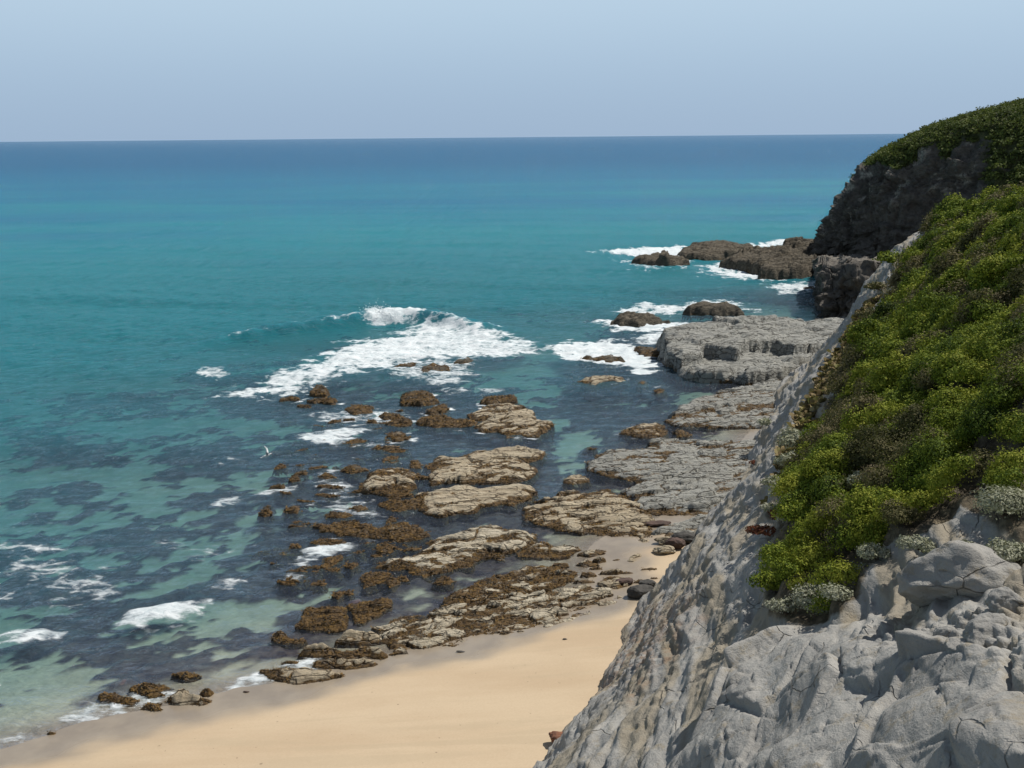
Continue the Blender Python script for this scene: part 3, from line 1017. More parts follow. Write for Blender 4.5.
def densify(P, na, nb):
    def interp(arr, n, axis):
        arr = np.moveaxis(arr, axis, 0)
        L = arr.shape[0]
        t = np.linspace(0, L - 1, n)
        i = np.clip(t.astype(int), 0, L - 2)
        f = (t - i)[:, None, None]
        p0, p1, p2, p3 = arr[np.clip(i - 1, 0, L - 1)], arr[i], arr[i + 1], arr[np.clip(i + 2, 0, L - 1)]
        m1, m2 = (p2 - p0) * 0.38, (p3 - p1) * 0.38
        f2, f3 = f * f, f * f * f
        out = (2 * f3 - 3 * f2 + 1) * p1 + (f3 - 2 * f2 + f) * m1 + (-2 * f3 + 3 * f2) * p2 + (f3 - f2) * m2
        return np.moveaxis(out, 0, axis)
    return interp(interp(P, na, 0), nb, 1)


na, nb = 420, 420
HP = densify(HST, na, nb)
ai = np.linspace(0, len(HST) - 1, na)[:, None] * np.ones((1, nb))
bi = np.ones((na, 1)) * np.linspace(0, HST.shape[1] - 1, nb)[None]
du = np.gradient(HP, axis=0)
db = np.gradient(HP, axis=1)
HN = np.cross(du, db)
HN /= np.linalg.norm(HN, axis=-1, keepdims=True) + 1e-9
HN *= np.sign(-(HN[..., 1:2]) + 0.4 * HN[..., 2:3] + 1e-9)
hx, hy, hz = HP[..., 0], HP[..., 1], HP[..., 2]
strat = noise2(hz / 0.9 + 0.7 * fbm2(hx / 9, hy / 9, 2, 201), (hx + hy) / 14, 203)
strat2 = np.floor((hz + 0.8 * fbm2(hx / 6, hy / 6, 3, 204)) / 1.1)
led = ((_h(strat2.astype(np.int64), np.zeros(strat2.shape, np.int64), np.zeros(strat2.shape, np.int64), 7) & 255) / 255.0 - 0.5)
rough = fbm3(hx / 4.2, hy / 4.2, hz / 3.2, 5, 206, 0.58)
butt = np.abs(fbm3(hx / 9, hy / 9, hz / 22, 3, 207))
lower = 1 - sstep(2.1, 2.7, bi)
hd = 2.0 * rough + 0.9 * led * lower + 0.25 * strat + 4.5 * (0.25 - butt) * (1 - lower) * sstep(3.0, 3.8, bi)
topf = sstep(6.0, 6.9, bi + 0.5 * fbm2(ai * 2.2, bi, 3, 208) + 0.9 * sstep(2.0, 0.5, ai) - 1.7 * sstep(3.2, 4.6, ai))
hfa, _1, _2 = facets(ai * 2.2, bi * 1.6, 321, 2.2, 3.5)
hfb, _1, _2 = facets(ai * 6.0, bi * 4.0, 322, 0.9, 1.6)
hfc, _1, _2 = facets(ai * 15.0, bi * 10.0, 323, 0.4, 0.8)
shelf = 1 - 0.85 * sstep(1.2, 1.9, bi) * sstep(3.6, 3.0, bi)
hlo, _1, _2 = facets((hx + hy) / 5.5, hz / 1.5, 324, 1.3, 1.2)
hl2, _1, _2 = facets((hx + hy) / 1.8, hz / 0.6, 325, 0.5, 0.5)
hd = (0.6 * hd + hfa + hfb + hfc) * shelf + (hlo + hl2) * sstep(2.0, 1.75, bi) * sstep(0.0, 0.3, bi)
hd = hd * (1 - 0.75 * topf)
HP = HP + HN * (hd * 0.8)[..., None]
rag = sstep(0.0, 0.6, bi) * sstep(4.2, 3.2, bi)
for ax, am in ((0, 1.5), (1, 2.2), (2, 1.3)):
    HP[..., ax] += am * rag * (fbm3(hx / 4.5, hy / 7.0, hz / 4.0, 4, 330 + ax, 0.6) + 0.25 * led)
# lower side gully on the right is overgrown too
veg2 = np.maximum(topf, sstep(3.6, 4.4, bi) * sstep(1.9, 0.9, ai + 0.25 * fbm2(ai * 3, bi * 2, 3, 209)))
pale = sstep(0.15, 0.55, fbm2(ai * 2.5 + bi * 0.8, bi * 1.4, 4, 210)) * sstep(4.2, 5.0, bi) + 0.35 * sstep(1.9, 2.3, bi) * sstep(3.6, 2.9, bi) + 0.12
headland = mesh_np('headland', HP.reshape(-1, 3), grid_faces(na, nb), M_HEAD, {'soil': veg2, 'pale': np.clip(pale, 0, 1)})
tag(headland, kind='structure')

# ------------------------------------------------------------------ reef rocks and rock shelves
STRIKE = math.radians(17)
CS, SN = math.cos(STRIKE), math.sin(STRIKE)
RNG = np.random.default_rng(5)
ROCK_POLYS = []


def blades(P, N, size, tint, rng, lean=0.8, width=0.30):
    """one bent ribbon (two quads) per point"""
    n = len(P)
    ang = rng.uniform(0, 2 * np.pi, n)
    T = np.stack([np.cos(ang), np.sin(ang), rng.uniform(-0.1, 0.35, n)], -1)
    T = T * lean + N * (1 - lean) * rng.uniform(0.3, 1.4, (n, 1))
    T /= np.linalg.norm(T, axis=1, keepdims=True) + 1e-9
    B = np.cross(T, N + 0.2 * rng.normal(size=(n, 3)))
    B /= np.linalg.norm(B, axis=1, keepdims=True) + 1e-9
    L = (size * rng.uniform(0.6, 1.4, n))[:, None]
    W = L * width * rng.uniform(0.7, 1.3, (n, 1))
    a0, a1 = P - B * W * 0.6, P + B * W * 0.6
    M = P + T * L * 0.55 + N * L * 0.12
    b0, b1 = M - B * W, M + B * W
    E = P + T * L - np.array([0, 0, 1.0]) * L * 0.15
    c0, c1 = E - B * W * 0.35, E + B * W * 0.35
    V = np.stack([a0, a1, b0, b1, c0, c1], 1).reshape(-1, 3)
    k = np.arange(n)[:, None] * 6
    F = np.concatenate([k + np.array([[0, 1, 3, 2]]), k + np.array([[2, 3, 5, 4]])], 0)
    return V, F, np.repeat(tint, 6)


def reef_rock(name, label, px, h, weed=0.35, mat=None, group=None, rough=1.0, sc=1.0, tiers=(), base=0.0, tuft=1.0, cat='rock', edge=0.8, flat=0.75):
    if h < 1.2:
        h = h * 0.74
    P = np.array(px, float)
    y0, y1 = P[:, 1].min(), P[:, 1].max()
    W = np.array([at_z(a, b, base + h * 0.75 * (y1 - b) / (y1 - y0 + 1e-6))[:2] for a, b in P])
    ctr = W.mean(0)
    dist = np.hypot(*ctr)
    res = max(0.05, 0.00105 * dist)
    seed = int(abs(ctr[0] * 37 + ctr[1] * 91)) % 5000
    pad = 1.1
    xs = np.arange(W[:, 0].min() - pad, W[:, 0].max() + pad, res)
    ys = np.arange(W[:, 1].min() - pad, W[:, 1].max() + pad, res * 1.15)
    X, Y = np.meshgrid(xs, ys, indexing='ij')
    size = math.sqrt(max(1.0, (W[:, 0].max() - W[:, 0].min()) * (W[:, 1].max() - W[:, 1].min())))
    en = min(0.8, 0.12 * size)
    Lx = X + 0.45 * sc * fbm2(X / (2.0 * sc), Y / (2.0 * sc), 3, seed + 3)
    Ly = Y + 0.5 * sc * fbm2(X / (2.0 * sc) + 5, Y / (2.0 * sc), 3, seed + 4)
    A, B = Lx * CS + Ly * SN, -Lx * SN + Ly * CS
    F1, F2, r1, ox, oy = voro2(A / (3.6 * sc), B / (1.25 * sc), seed + 5)
    K1, K2, r2, px_, py_ = voro2(A / (1.25 * sc) + 4, B / (0.45 * sc), seed + 6)
    amp = min(1.0, 0.42 + 0.5 * h) * rough
    d = poly_sd(X, Y, W) + en * (0.55 * fbm2(X / (0.9 + en), Y / (0.9 + en), 2, seed) + 0.8 * (r1 - 0.5))
    ra, rb = (r1 * 37.17) % 1.0, (r1 * 91.73) % 1.0
    rc_, rd = (r2 * 37.17) % 1.0, (r2 * 91.73) % 1.0
    e1, e2 = sstep(0, 0.12, F2 - F1), sstep(0, 0.14, K2 - K1)
    blk = e1 * (0.42 * (r1 - 0.5) - 0.20 * oy + 0.45 * (ra - 0.5) * ox + 0.40 * (rb - 0.5) * oy) * amp
    blk2 = e2 * (0.09 * (r2 - 0.5) - 0.08 * py_ + 0.18 * (rc_ - 0.5) * px_ + 0.18 * (rd - 0.5) * py_) * amp
    crk = (0.16 * np.exp(-((F2 - F1) / 0.07) ** 2) + 0.05 * np.exp(-((K2 - K1) / 0.12) ** 2)) * amp
    ins = np.clip(d, 0, None)
    ew = min(edge, 0.22 * size)
    prof = np.clip(ins / ew, 0, 1) ** 0.55
    low = fbm2(X / (0.35 * size + 0.6), Y / (0.35 * size + 0.6), 3, seed + 7)
    z = h * prof * (flat + (1 - flat) * np.clip(ins / (0.25 * size), 0, 1) + 0.35 * low)
    for tp, dh in tiers:
        TW = np.array([at_z(a, b, base + h + dh * 0.6)[:2] for a, b in tp])
        td = poly_sd(X, Y, TW) + 0.5 * fbm2(X / 2.5, Y / 2.5, 2, seed + 11) + 0.9 * (r1 - 0.5)
        z = z + dh * sstep(-0.05, 0.18, td) * (1 + 0.12 * low)
    inn = sstep(0, 0.35, ins)
    z = z + (blk + blk2 - crk) * inn
    z = z + rough * (0.035 * fbm2(A / 0.7, B / 0.28, 4, seed + 8, 0.6) + 0.10 * fbm2(A / 2.2, B / 0.8, 3, seed + 12))
    z = np.where(d < 0, np.minimum(z, 0) + d * 2.6 + 0.1 * low * np.clip(-d * 3, 0, 1), z)
    gz = ground_z(X, Y)
    z = z + np.maximum(base, 0)
    keep = (d > -0.10)
    zz = z - base
    wv = weed + 0.55 * sstep(0.42, 0.05, zz) - 0.30 * sstep(0.3, 1.0, zz) - 1.3 * (blk + 0.6 * blk2) / max(rough, 0.8) + 0.35 * np.exp(-((F2 - F1) / 0.09) ** 2) * (weed > 0.05) + 0.30 * fbm2(X / 1.9, Y / 1.3, 3, seed + 9) 
    wv = np.where(base > 0.2, wv - 0.35, wv)
    V = np.c_[X.ravel() - ctr[0], Y.ravel() - ctr[1], z.ravel()]
    F = grid_faces(len(xs), len(ys), keep)
    V, F, At = compact(V, F, {'weed': np.clip(wv, 0, 1.2), 'cell': r2 * 0.6 + r1 * 0.4})
    o = mesh_np(name, V, F, mat or M_REEF, At)
    o.location = (ctr[0], ctr[1], 0)
    ROCK_POLYS.append(W)
    tag(o, label, cat, group)
    # fronds of weed on the overgrown parts
    if tuft > 0:
        pick = np.flatnonzero((wv.ravel() > 0.52) & (z.ravel() > -0.10) & (d.ravel() > -0.15))
        area = len(pick) * res * res * 1.15
        sz = max(0.10, 0.0017 * dist)
        n = int(min(area / (sz * sz) * 1.1 * tuft, 6500))
        if n > 6:
            q = RNG.choice(pick, n)
            Q = np.c_[X.ravel()[q] - ctr[0], Y.ravel()[q] - ctr[1], z.ravel()[q] + 0.01]
            Q[:, :2] += RNG.uniform(-res, res, (n, 2))
            Nn = np.tile([0.0, 0, 1.0], (n, 1)) + RNG.normal(0, 0.35, (n, 3))
            Nn /= np.linalg.norm(Nn, axis=1, keepdims=True)
            tn = np.clip(0.45 + 0.55 * fbm2(X.ravel()[q] / 0.8, Y.ravel()[q] / 0.8, 2, seed + 20) + RNG.normal(0, 0.17, n), 0, 1)
            bV, bF, bt = blades(Q, Nn, sz, tn, RNG, 0.88, 0.30)
            tag(mesh_np('seaweed', bV, bF, M_WEED, {'tint': bt}, parent=o), kind='stuff')
    return o


G_REEF = 'reef rocks standing in the shallow water'
G_AWASH = 'small weedy rocks awash between the larger reef rocks'
G_FAR = 'rocks in the surf below the headland'
G_BEACH = 'rocks at the edge of the sand'
G_SHELF = 'rock shelves at the foot of the cliff'
Z512 = lambda ox, oy, s, pts: [(ox + a / s, oy + b / s) for a, b in pts]

# --- middle of the reef
reef_rock('reef_rock', 'leaf-shaped brown reef rock with a pale broken top, farthest of the large islets', [(468, 412), (483, 404), (507, 402), (524, 405), (532, 412), (532, 418), (550, 424), (548, 432), (536, 437), (521, 436), (507, 439), (497, 432), (481, 433), (478, 426), (489, 422), (485, 418), (470, 418)], 0.75, 0.42, None, G_REEF)
reef_rock('reef_rock', 'long low brown weed-covered rock touching the left tip of the leaf-shaped islet', [(417, 422), (423, 416), (444, 414), (454, 418), (466, 419), (478, 420), (476, 424), (462, 428), (448, 427), (435, 428), (427, 426)], 0.45, 0.85, None, G_REEF)
reef_rock('reef_rock', 'small golden-brown weedy rock just behind the long low weed-covered rock', [(425, 412), (433, 406), (444, 404), (449, 407), (444, 411), (431, 414)], 0.4, 0.95, None, G_AWASH)
reef_rock('reef_rock', 'dark bristly round mound of rock in front of the foam, left of the leaf-shaped islet', [(401, 403), (401, 393), (413, 390), (431, 392), (436, 399), (421, 404)], 0.6, 0.7, M_DARK, G_REEF)
reef_rock('reef_rock', 'dark rock ringed by white water at the near edge of the big foam sheet', [(417, 375), (421, 366), (433, 363), (450, 366), (448, 371), (431, 376)], 0.7, 0.5, M_DARK, G_REEF)
reef_rock('reef_rock', 'small dark rock at the right end of the big foam sheet', [(454, 364), (458, 359), (471, 357), (473, 361), (464, 365)], 0.5, 0.5, M_DARK, G_AWASH)
reef_rock('reef_rock', 'low dark sliver of rock half buried in the near edge of the foam sheet', [(386, 371), (401, 364), (418, 362), (420, 365), (404, 370), (392, 373)], 0.35, 0.6, M_DARK, G_AWASH)
reef_rock('reef_rock', 'flat reddish-brown weedy rock just behind the leaf-shaped islet', [(480, 402), (485, 396), (515, 395), (517, 400), (493, 402)], 0.35, 0.9, None, G_AWASH)
reef_rock('reef_rock', 'two-toned dark reef rock with a golden front, left of the upper pale slab', [(383, 442), (385, 433), (392, 430), (405, 431), (411, 436), (408, 441), (395, 443)], 0.65, 0.62, None, G_REEF)
reef_rock('reef_rock', 'dark weedy rock left of the long low weed-covered rock', [(386, 425), (392, 419), (411, 419), (412, 424), (398, 427)], 0.4, 0.9, M_DARK, G_AWASH)
reef_rock('reef_rock', 'blackish rock on the near left edge of the big foam sheet, tallest there', [(310, 392), (316, 383), (324, 385), (328, 391), (326, 394), (314, 395)], 0.8, 0.5, M_DARK, G_REEF)
reef_rock('reef_rock', 'low black rock at the left end of the big foam sheet', [(279, 399), (290, 395), (299, 396), (300, 399), (286, 400)], 0.35, 0.7, M_DARK, G_AWASH)
reef_rock('reef_rock', 'low black rock just in front of the tallest blackish rock by the foam', [(307, 400), (319, 397), (337, 397), (336, 401), (314, 402)], 0.3, 0.7, M_DARK, G_AWASH)
reef_rock('reef_rock', 'mottled awash rock in thin foam between the foam sheet and the reef', [(344, 408), (352, 403), (372, 406), (375, 412), (357, 414)], 0.3, 0.75, None, G_AWASH, tuft=0.5)
reef_rock('reef_rock', 'small dark rock at the back of the streaky foam left of the reef', [(326, 422), (341, 418), (342, 422), (328, 424)], 0.3, 0.8, M_DARK, G_AWASH)
reef_rock('reef_rock', 'thin dark rock trailing left from the dark weedy rock', [(379, 415), (386, 411), (405, 416), (400, 420), (384, 419)], 0.4, 0.7, M_DARK, G_AWASH)
reef_rock('reef_rock', 'dark ragged rock strip in front of the bright foam patch', [(329, 442), (338, 439), (348, 440), (358, 436), (370, 440), (368, 444), (340, 446)], 0.4, 0.7, M_DARK, G_AWASH)
reef_rock('reef_rock', 'brown weedy rock with a flat top behind the broad weed-and-stone reef rock', [(373, 448), (378, 445), (400, 447), (412, 450), (404, 454), (380, 453)], 0.45, 0.7, None, G_AWASH)
reef_rock('reef_rock', 'small round golden-weeded rock right behind the broad weed-and-stone reef rock', [(381, 463), (386, 455), (398, 454), (400, 461), (392, 465)], 0.45, 0.85, None, G_AWASH)
reef_rock('reef_rock', 'black wet rock with a white splash on top, left of the broad weed-and-stone rock', [(331, 468), (333, 464), (343, 466), (357, 464), (369, 470), (354, 475), (344, 472)], 0.5, 0.65, M_DARK, G_AWASH)
reef_rock('reef_rock', 'pale brown awash rock farthest left beside two white splashes', [(317, 477), (326, 472), (338, 477), (327, 480)], 0.4, 0.5, None, G_AWASH)
reef_rock('reef_rock', 'broad reef rock, dark weed on its left half and bare stone on its right', [(363, 493), (362, 484), (369, 471), (382, 467), (410, 468), (420, 474), (410, 481), (413, 486), (397, 496), (382, 496)], 0.7, 0.58, None, G_REEF)
reef_rock('reef_rock', 'knobbly brown weedy rock joining the lower pale slab on its left', [(379, 503), (388, 498), (408, 499), (420, 492), (425, 499), (416, 508), (402, 512), (386, 510)], 0.6, 0.72, None, G_REEF)
reef_rock('reef_rock', 'small squarish brown rock between the broad weed-and-stone rock and the upper pale slab', [(408, 468), (410, 460), (419, 459), (422, 464), (419, 469)], 0.4, 0.9, None, G_AWASH)
reef_rock('reef_rock', 'upper pale slab, a large broken-topped reef rock with a brown weed rim', [(429, 485), (427, 467), (431, 459), (458, 455), (478, 450), (505, 446), (525, 446), (542, 450), (541, 456), (527, 463), (540, 469), (539, 474), (528, 483), (497, 485), (468, 484), (444, 482)], 0.75, 0.30, None, G_REEF)
reef_rock('reef_rock', 'lower pale slab, a large smooth-topped reef rock tilted towards the beach', [(422, 515), (415, 501), (417, 493), (439, 491), (468, 486), (484, 487), (515, 483), (532, 485), (535, 491), (525, 498), (513, 504), (489, 507), (474, 514), (439, 517)], 0.7, 0.22, None, G_REEF, 0.7, 1.4)
reef_rock('reef_rock', 'thin weedy ledge awash behind the long brown weed ridge, right one', [(347, 509), (360, 505), (374, 510), (357, 513)], 0.25, 0.9, None, G_AWASH)
reef_rock('reef_rock', 'thin weedy ledge awash behind the long brown weed ridge, left one', [(325, 514), (340, 512), (353, 515), (345, 519), (330, 518)], 0.25, 0.9, None, G_AWASH)
reef_rock('reef_rock', 'little dark weed lump alone in the water, leftmost of the reef', [(259, 513), (263, 509), (271, 509), (272, 514), (264, 517)], 0.35, 0.8, M_DARK, G_AWASH)
reef_rock('reef_rock', 'long brown weed ridge stretching left of the wedge-shaped weedy rock', [(322, 530), (329, 523), (357, 520), (369, 527), (385, 523), (412, 522), (422, 528), (421, 535), (411, 543), (399, 542), (382, 540), (362, 535), (338, 535)], 0.6, 0.85, None, G_REEF)
reef_rock('reef_rock', 'reddish-brown ledge with a foam rim just below the long brown weed ridge', [(307, 542), (320, 537), (340, 539), (351, 544), (340, 547), (318, 546)], 0.3, 0.95, None, G_AWASH)
reef_rock('reef_rock', 'hook-shaped brown rock with a foam line along its left arm', [(291, 566), (322, 564), (321, 556), (343, 551), (345, 558), (333, 567), (315, 571)], 0.45, 0.85, None, G_REEF)
reef_rock('reef_rock', 'thin dark ledge awash left of the hook-shaped rock', [(263, 554), (285, 551), (299, 555), (285, 558)], 0.2, 0.95, M_DARK, G_AWASH)
reef_rock('reef_rock', 'small dark golden lump above the thin ledge left of the hook-shaped rock', [(288, 547), (293, 543), (301, 545), (301, 549), (292, 550)], 0.35, 0.85, None, G_AWASH)
reef_rock('reef_rock', 'low rock with a bright splash on its left end, below the hook-shaped rock', [(282, 578), (296, 574), (307, 576), (300, 581), (287, 581)], 0.2, 0.95, M_DARK, G_AWASH)
reef_rock('reef_rock', 'small tent-shaped brown rock between the long weed ridge and the wedge-shaped rock', [(375, 552), (388, 546), (394, 550), (390, 554), (380, 555)], 0.4, 0.9, None, G_AWASH)
reef_rock('reef_rock', 'double-humped golden brown weed rock in front of the wedge-shaped rock', [(359, 576), (369, 569), (392, 572), (391, 582), (372, 586), (360, 582)], 0.5, 0.95, None, G_REEF)
reef_rock('reef_rock', 'small brown oval rock right of the double-humped weed rock', [(395, 579), (402, 576), (409, 577), (409, 581), (400, 583)], 0.35, 0.9, None, G_AWASH)
reef_rock('reef_rock', 'wedge-shaped reef rock, brown weed on its left and bare cream stone on its right', [(376, 568), (388, 558), (401, 558), (419, 553), (429, 538), (439, 534), (454, 532), (466, 526), (489, 523), (521, 525), (537, 534), (534, 540), (525, 542), (505, 556), (485, 560), (474, 566), (452, 573), (435, 576), (417, 575), (401, 570)], 0.75, 0.40, M_PALE, G_REEF)
reef_rock('reef_rock', 'cream flat-topped rock spur running right from the wedge-shaped rock to the sand', [(514, 554), (525, 543), (542, 541), (556, 545), (577, 545), (582, 549), (568, 558), (540, 559), (525, 559)], 0.45, 0.25, M_PALE, G_REEF)
reef_rock('reef_rock', 'small mushroom of brown weed in the channel below the wedge-shaped rock', [(433, 583), (438, 577), (448, 575), (455, 580), (450, 585), (440, 586)], 0.4, 0.85, None, G_AWASH)
# --- rubble shelf along the sand
reef_rock('rock_shelf', 'brown weedy band of broken rock along the back of the cream rubble shelf', [(436, 612), (446, 598), (462, 586), (488, 578), (520, 566), (555, 562), (582, 571), (562, 586), (530, 593), (490, 601), (462, 613)], 0.5, 0.66, M_PALE, G_BEACH, 1.2, 0.7)
reef_rock('rock_shelf', 'wide cream shelf of shattered rock lying against the sand', [(384, 640), (378, 627), (398, 613), (440, 608), (490, 598), (530, 590), (575, 583), (618, 590), (634, 596), (600, 609), (570, 621), (520, 633), (480, 635), (455, 647), (420, 651), (396, 653)], 0.42, 0.16, M_PALE, G_BEACH, 1.5, 0.55, tuft=0.4)
reef_rock('rock_shelf', 'dark-edged slabs at the right end of the cream shelf near the black boulder', [(597, 579), (610, 574), (634, 576), (637, 586), (615, 591), (600, 587)], 0.55, 0.15, M_REEF, G_BEACH, 1.3, 0.7, tuft=0.2)
reef_rock('reef_rock', 'thin pale ledge on wet sand behind the cream shelf, nearest the cream spur', [(577, 554), (590, 548), (608, 549), (607, 554), (590, 558)], 0.45, 0.2, M_PALE, G_BEACH, 1.2, 0.6, tuft=0.2)
reef_rock('reef_rock', 'low tan ledge in the wet channel, left of the sand tongue', [(576, 564), (585, 559), (600, 563), (602, 567), (585, 568)], 0.35, 0.25, M_PALE, G_BEACH, 1.1, 0.6, tuft=0.2)
reef_rock('reef_rock', 'small tan and brown ledge on the sand tongue', [(625, 563), (631, 552), (645, 554), (647, 562), (638, 567)], 0.45, 0.2, M_REEF, G_BEACH, 1.2, 0.6, tuft=0.2)
for a_, b_, w_, hh in [(566, 571, 13, 2.6), (588, 573, 9, 2.2), (611, 571, 12, 2.4), (600, 559, 8, 2.0), (583, 579, 10, 2.2), (628, 571, 8, 2.0), (650, 569, 8, 2.2),
                       (641, 581, 9, 2.2), (655, 578, 6, 2.0), (617, 558, 7, 1.8), (560, 563, 9, 2.2), (548, 568, 8, 2.0), (595, 566, 7, 1.8)]:
    rr_ = np.random.default_rng(int(a_ * 3 + b_))
    reef_rock('reef_rock', 'thin flat ledge lying on wet sand between the cream shelf and the sand tongue', [(a_ + w_ * math.cos(t) * rr_.uniform(0.75, 1.15), b_ + hh * math.sin(t) * rr_.uniform(0.75, 1.2)) for t in np.arange(8) * math.pi / 4], 0.42, 0.22, M_REEF if int(a_) % 2 else M_PALE, 'thin ledges on the wet sand', 1.0, 0.5, tuft=0.3, base=0.18)
# --- weed rocks and slabs on the left of the sand
reef_rock('reef_rock', 'big golden brown kelp-covered rock in the shallows, left one of a pair', [(295, 629), (297, 613), (302, 606), (325, 602), (338, 601), (347, 604), (348, 613), (350, 623), (344, 632), (317, 632)], 0.7, 1.0, None, G_REEF)
reef_rock('reef_rock', 'golden brown kelp-covered rock, the right one of the pair, with a raised right end', [(345, 603), (367, 598), (375, 594), (387, 598), (390, 606), (380, 614), (366, 624), (352, 624), (353, 613)], 0.6, 1.0, None, G_REEF)
reef_rock('reef_rock', 'low brown weedy rock left of the stacked slabs, alone in clear shallows', [(271, 640), (273, 632), (284, 631), (291, 637), (306, 639), (303, 643), (281, 644)], 0.45, 0.9, None, G_AWASH)
reef_rock('reef_rock', 'dark topmost slab of the stacked slabs below the kelp-covered pair', [(336, 644), (347, 634), (358, 629), (381, 634), (378, 641), (359, 645)], 0.8, 0.35, M_REEF, G_BEACH, 1.0, 0.9, tuft=0.4)
reef_rock('reef_rock', 'long brown and grey slab sloping to the water, middle of the stacked slabs', [(291, 655), (305, 645), (325, 643), (344, 647), (362, 641), (386, 647), (390, 657), (383, 661), (369, 660), (350, 660), (325, 657)], 0.9, 0.38, M_REEF, G_BEACH, 1.0, 1.1, tuft=0.5)
reef_rock('reef_rock', 'dark jagged slab under the long brown and grey slab', [(311, 668), (312, 660), (333, 656), (344, 659), (366, 658), (378, 663), (373, 668), (359, 670), (331, 669)], 0.6, 0.35, M_REEF, G_BEACH, 1.2, 0.8, tuft=0.4)
reef_rock('reef_rock', 'lowest slab of the stack, weed on its left and a pale lip on sand', [(258, 668), (278, 665), (297, 665), (312, 667), (343, 673), (343, 679), (312, 685), (287, 685), (270, 677)], 0.55, 0.50, M_REEF, G_BEACH, 1.0, 1.0, tuft=0.8)
reef_rock('reef_rock', 'little dark rock ringed by swash foam beside the stacked slabs', [(280, 661), (290, 658), (299, 661), (296, 664), (283, 664)], 0.4, 0.7, M_DARK, G_AWASH)
# --- group on the left part of the beach
reef_rock('beach_rock', 'rough brown rock highest on the sand in the left beach cluster', [(164, 699), (177, 690), (188, 687), (194, 695), (212, 702), (202, 706), (180, 706)], 0.75, 0.22, M_REEF, 'cluster of rocks at the left end of the beach', 1.2, 0.6)
reef_rock('beach_rock', 'small dark rock behind the highest rock of the left beach cluster', [(199, 691), (205, 687), (214, 691), (210, 697), (203, 697)], 0.45, 0.6, M_DARK, 'cluster of rocks at the left end of the beach', 1.0, 0.5)
reef_rock('beach_rock', 'dark weedy rock in the swash, broadest of the left beach cluster', [(126, 688), (141, 680), (164, 681), (176, 683), (162, 690), (165, 695), (150, 698), (132, 692)], 0.6, 0.8, None, 'cluster of rocks at the left end of the beach')
reef_rock('beach_rock', 'leftmost dark rock of the left beach cluster, washed by foam', [(98, 695), (116, 690), (143, 699), (132, 706), (108, 702)], 0.45, 0.8, None, 'cluster of rocks at the left end of the beach')
reef_rock('beach_rock', 'lowest rock of the left beach cluster, on wet sand', [(138, 709), (147, 700), (162, 700), (158, 705), (166, 710), (155, 713)], 0.45, 0.75, None, 'cluster of rocks at the left end of the beach')
reef_rock('beach_rock', 'flat dark rock awash behind the left beach cluster', [(171, 675), (182, 671), (201, 675), (186, 680)], 0.3, 0.9, M_DARK, 'cluster of rocks at the left end of the beach')
reef_rock('beach_rock', 'tiny pebble-like brown rock alone in the swash at the far left of the beach', [(46, 734), (50, 730), (57, 732), (54, 736)], 0.25, 0.6, M_DARK, 'cluster of rocks at the left end of the beach', 1.0, 0.4)
# --- shelves at the foot of the cliff
reef_rock('rock_shelf', 'tan and grey rock shelf between the sand tongue and the blue channel', [(522, 514), (527, 505), (540, 499), (560, 492), (590, 489), (610, 487), (624, 493), (638, 503), (649, 520), (658, 529), (656, 540), (642, 545), (618, 536), (579, 533), (552, 526), (535, 524)], 0.6, 0.26, None, G_SHELF, 1.1, 0.8)
reef_rock('rock_shelf', 'small grey shelf in the sand right against the cliff foot', [(652, 536), (662, 522), (685, 517), (722, 508), (708, 541), (677, 546)], 0.6, 0.02, M_GREY, G_SHELF, 1.0, 0.9, base=0.12, tuft=0)
reef_rock('rock_shelf', 'wide grey rock shelf of tilted ledges, the middle one below the cliff', [(588, 466), (592, 458), (598, 452), (615, 447), (640, 446), (655, 440), (690, 437), (720, 439), (760, 436), (790, 438), (775, 470), (745, 517), (720, 519), (690, 517), (655, 517), (635, 505), (626, 492), (640, 483), (612, 476), (592, 469)], 0.75, 0.12, M_GREY, G_SHELF, 1.15, 1.1, tuft=0.6)
reef_rock('reef_rock', 'brown-edged islet of layered stone in the channel behind the wide grey shelf', [(619, 433), (639, 423), (659, 422), (671, 430), (662, 438), (639, 438)], 0.6, 0.36, None, G_REEF)
reef_rock('reef_rock', 'small black rock in the channel between the layered islet and the far shelf', [(673, 432), (682, 430), (691, 433), (687, 437), (677, 437)], 0.4, 0.5, M_DARK, G_AWASH)
reef_rock('reef_rock', 'little tan dome of rock alone in blue water beside the tan and grey shelf', [(562, 483), (567, 475), (580, 473), (588, 477), (590, 481), (571, 485)], 0.55, 0.2, None, G_REEF, 0.8, 0.8)
reef_rock('reef_rock', 'tiny dark rock breaking the surface above the little tan dome', [(583, 449), (588, 446), (597, 448), (594, 451)], 0.25, 0.8, M_DARK, G_AWASH)
reef_rock('rock_shelf', 'grey shelf with a dark weedy seaward edge, just in front of the great ledge', [(666, 421), (678, 410), (688, 400), (710, 394), (730, 387), (780, 380), (808, 382), (792, 432), (760, 429), (720, 427), (690, 428), (675, 426)], 0.8, 0.22, M_GREY, G_SHELF, 1.2, 1.2)
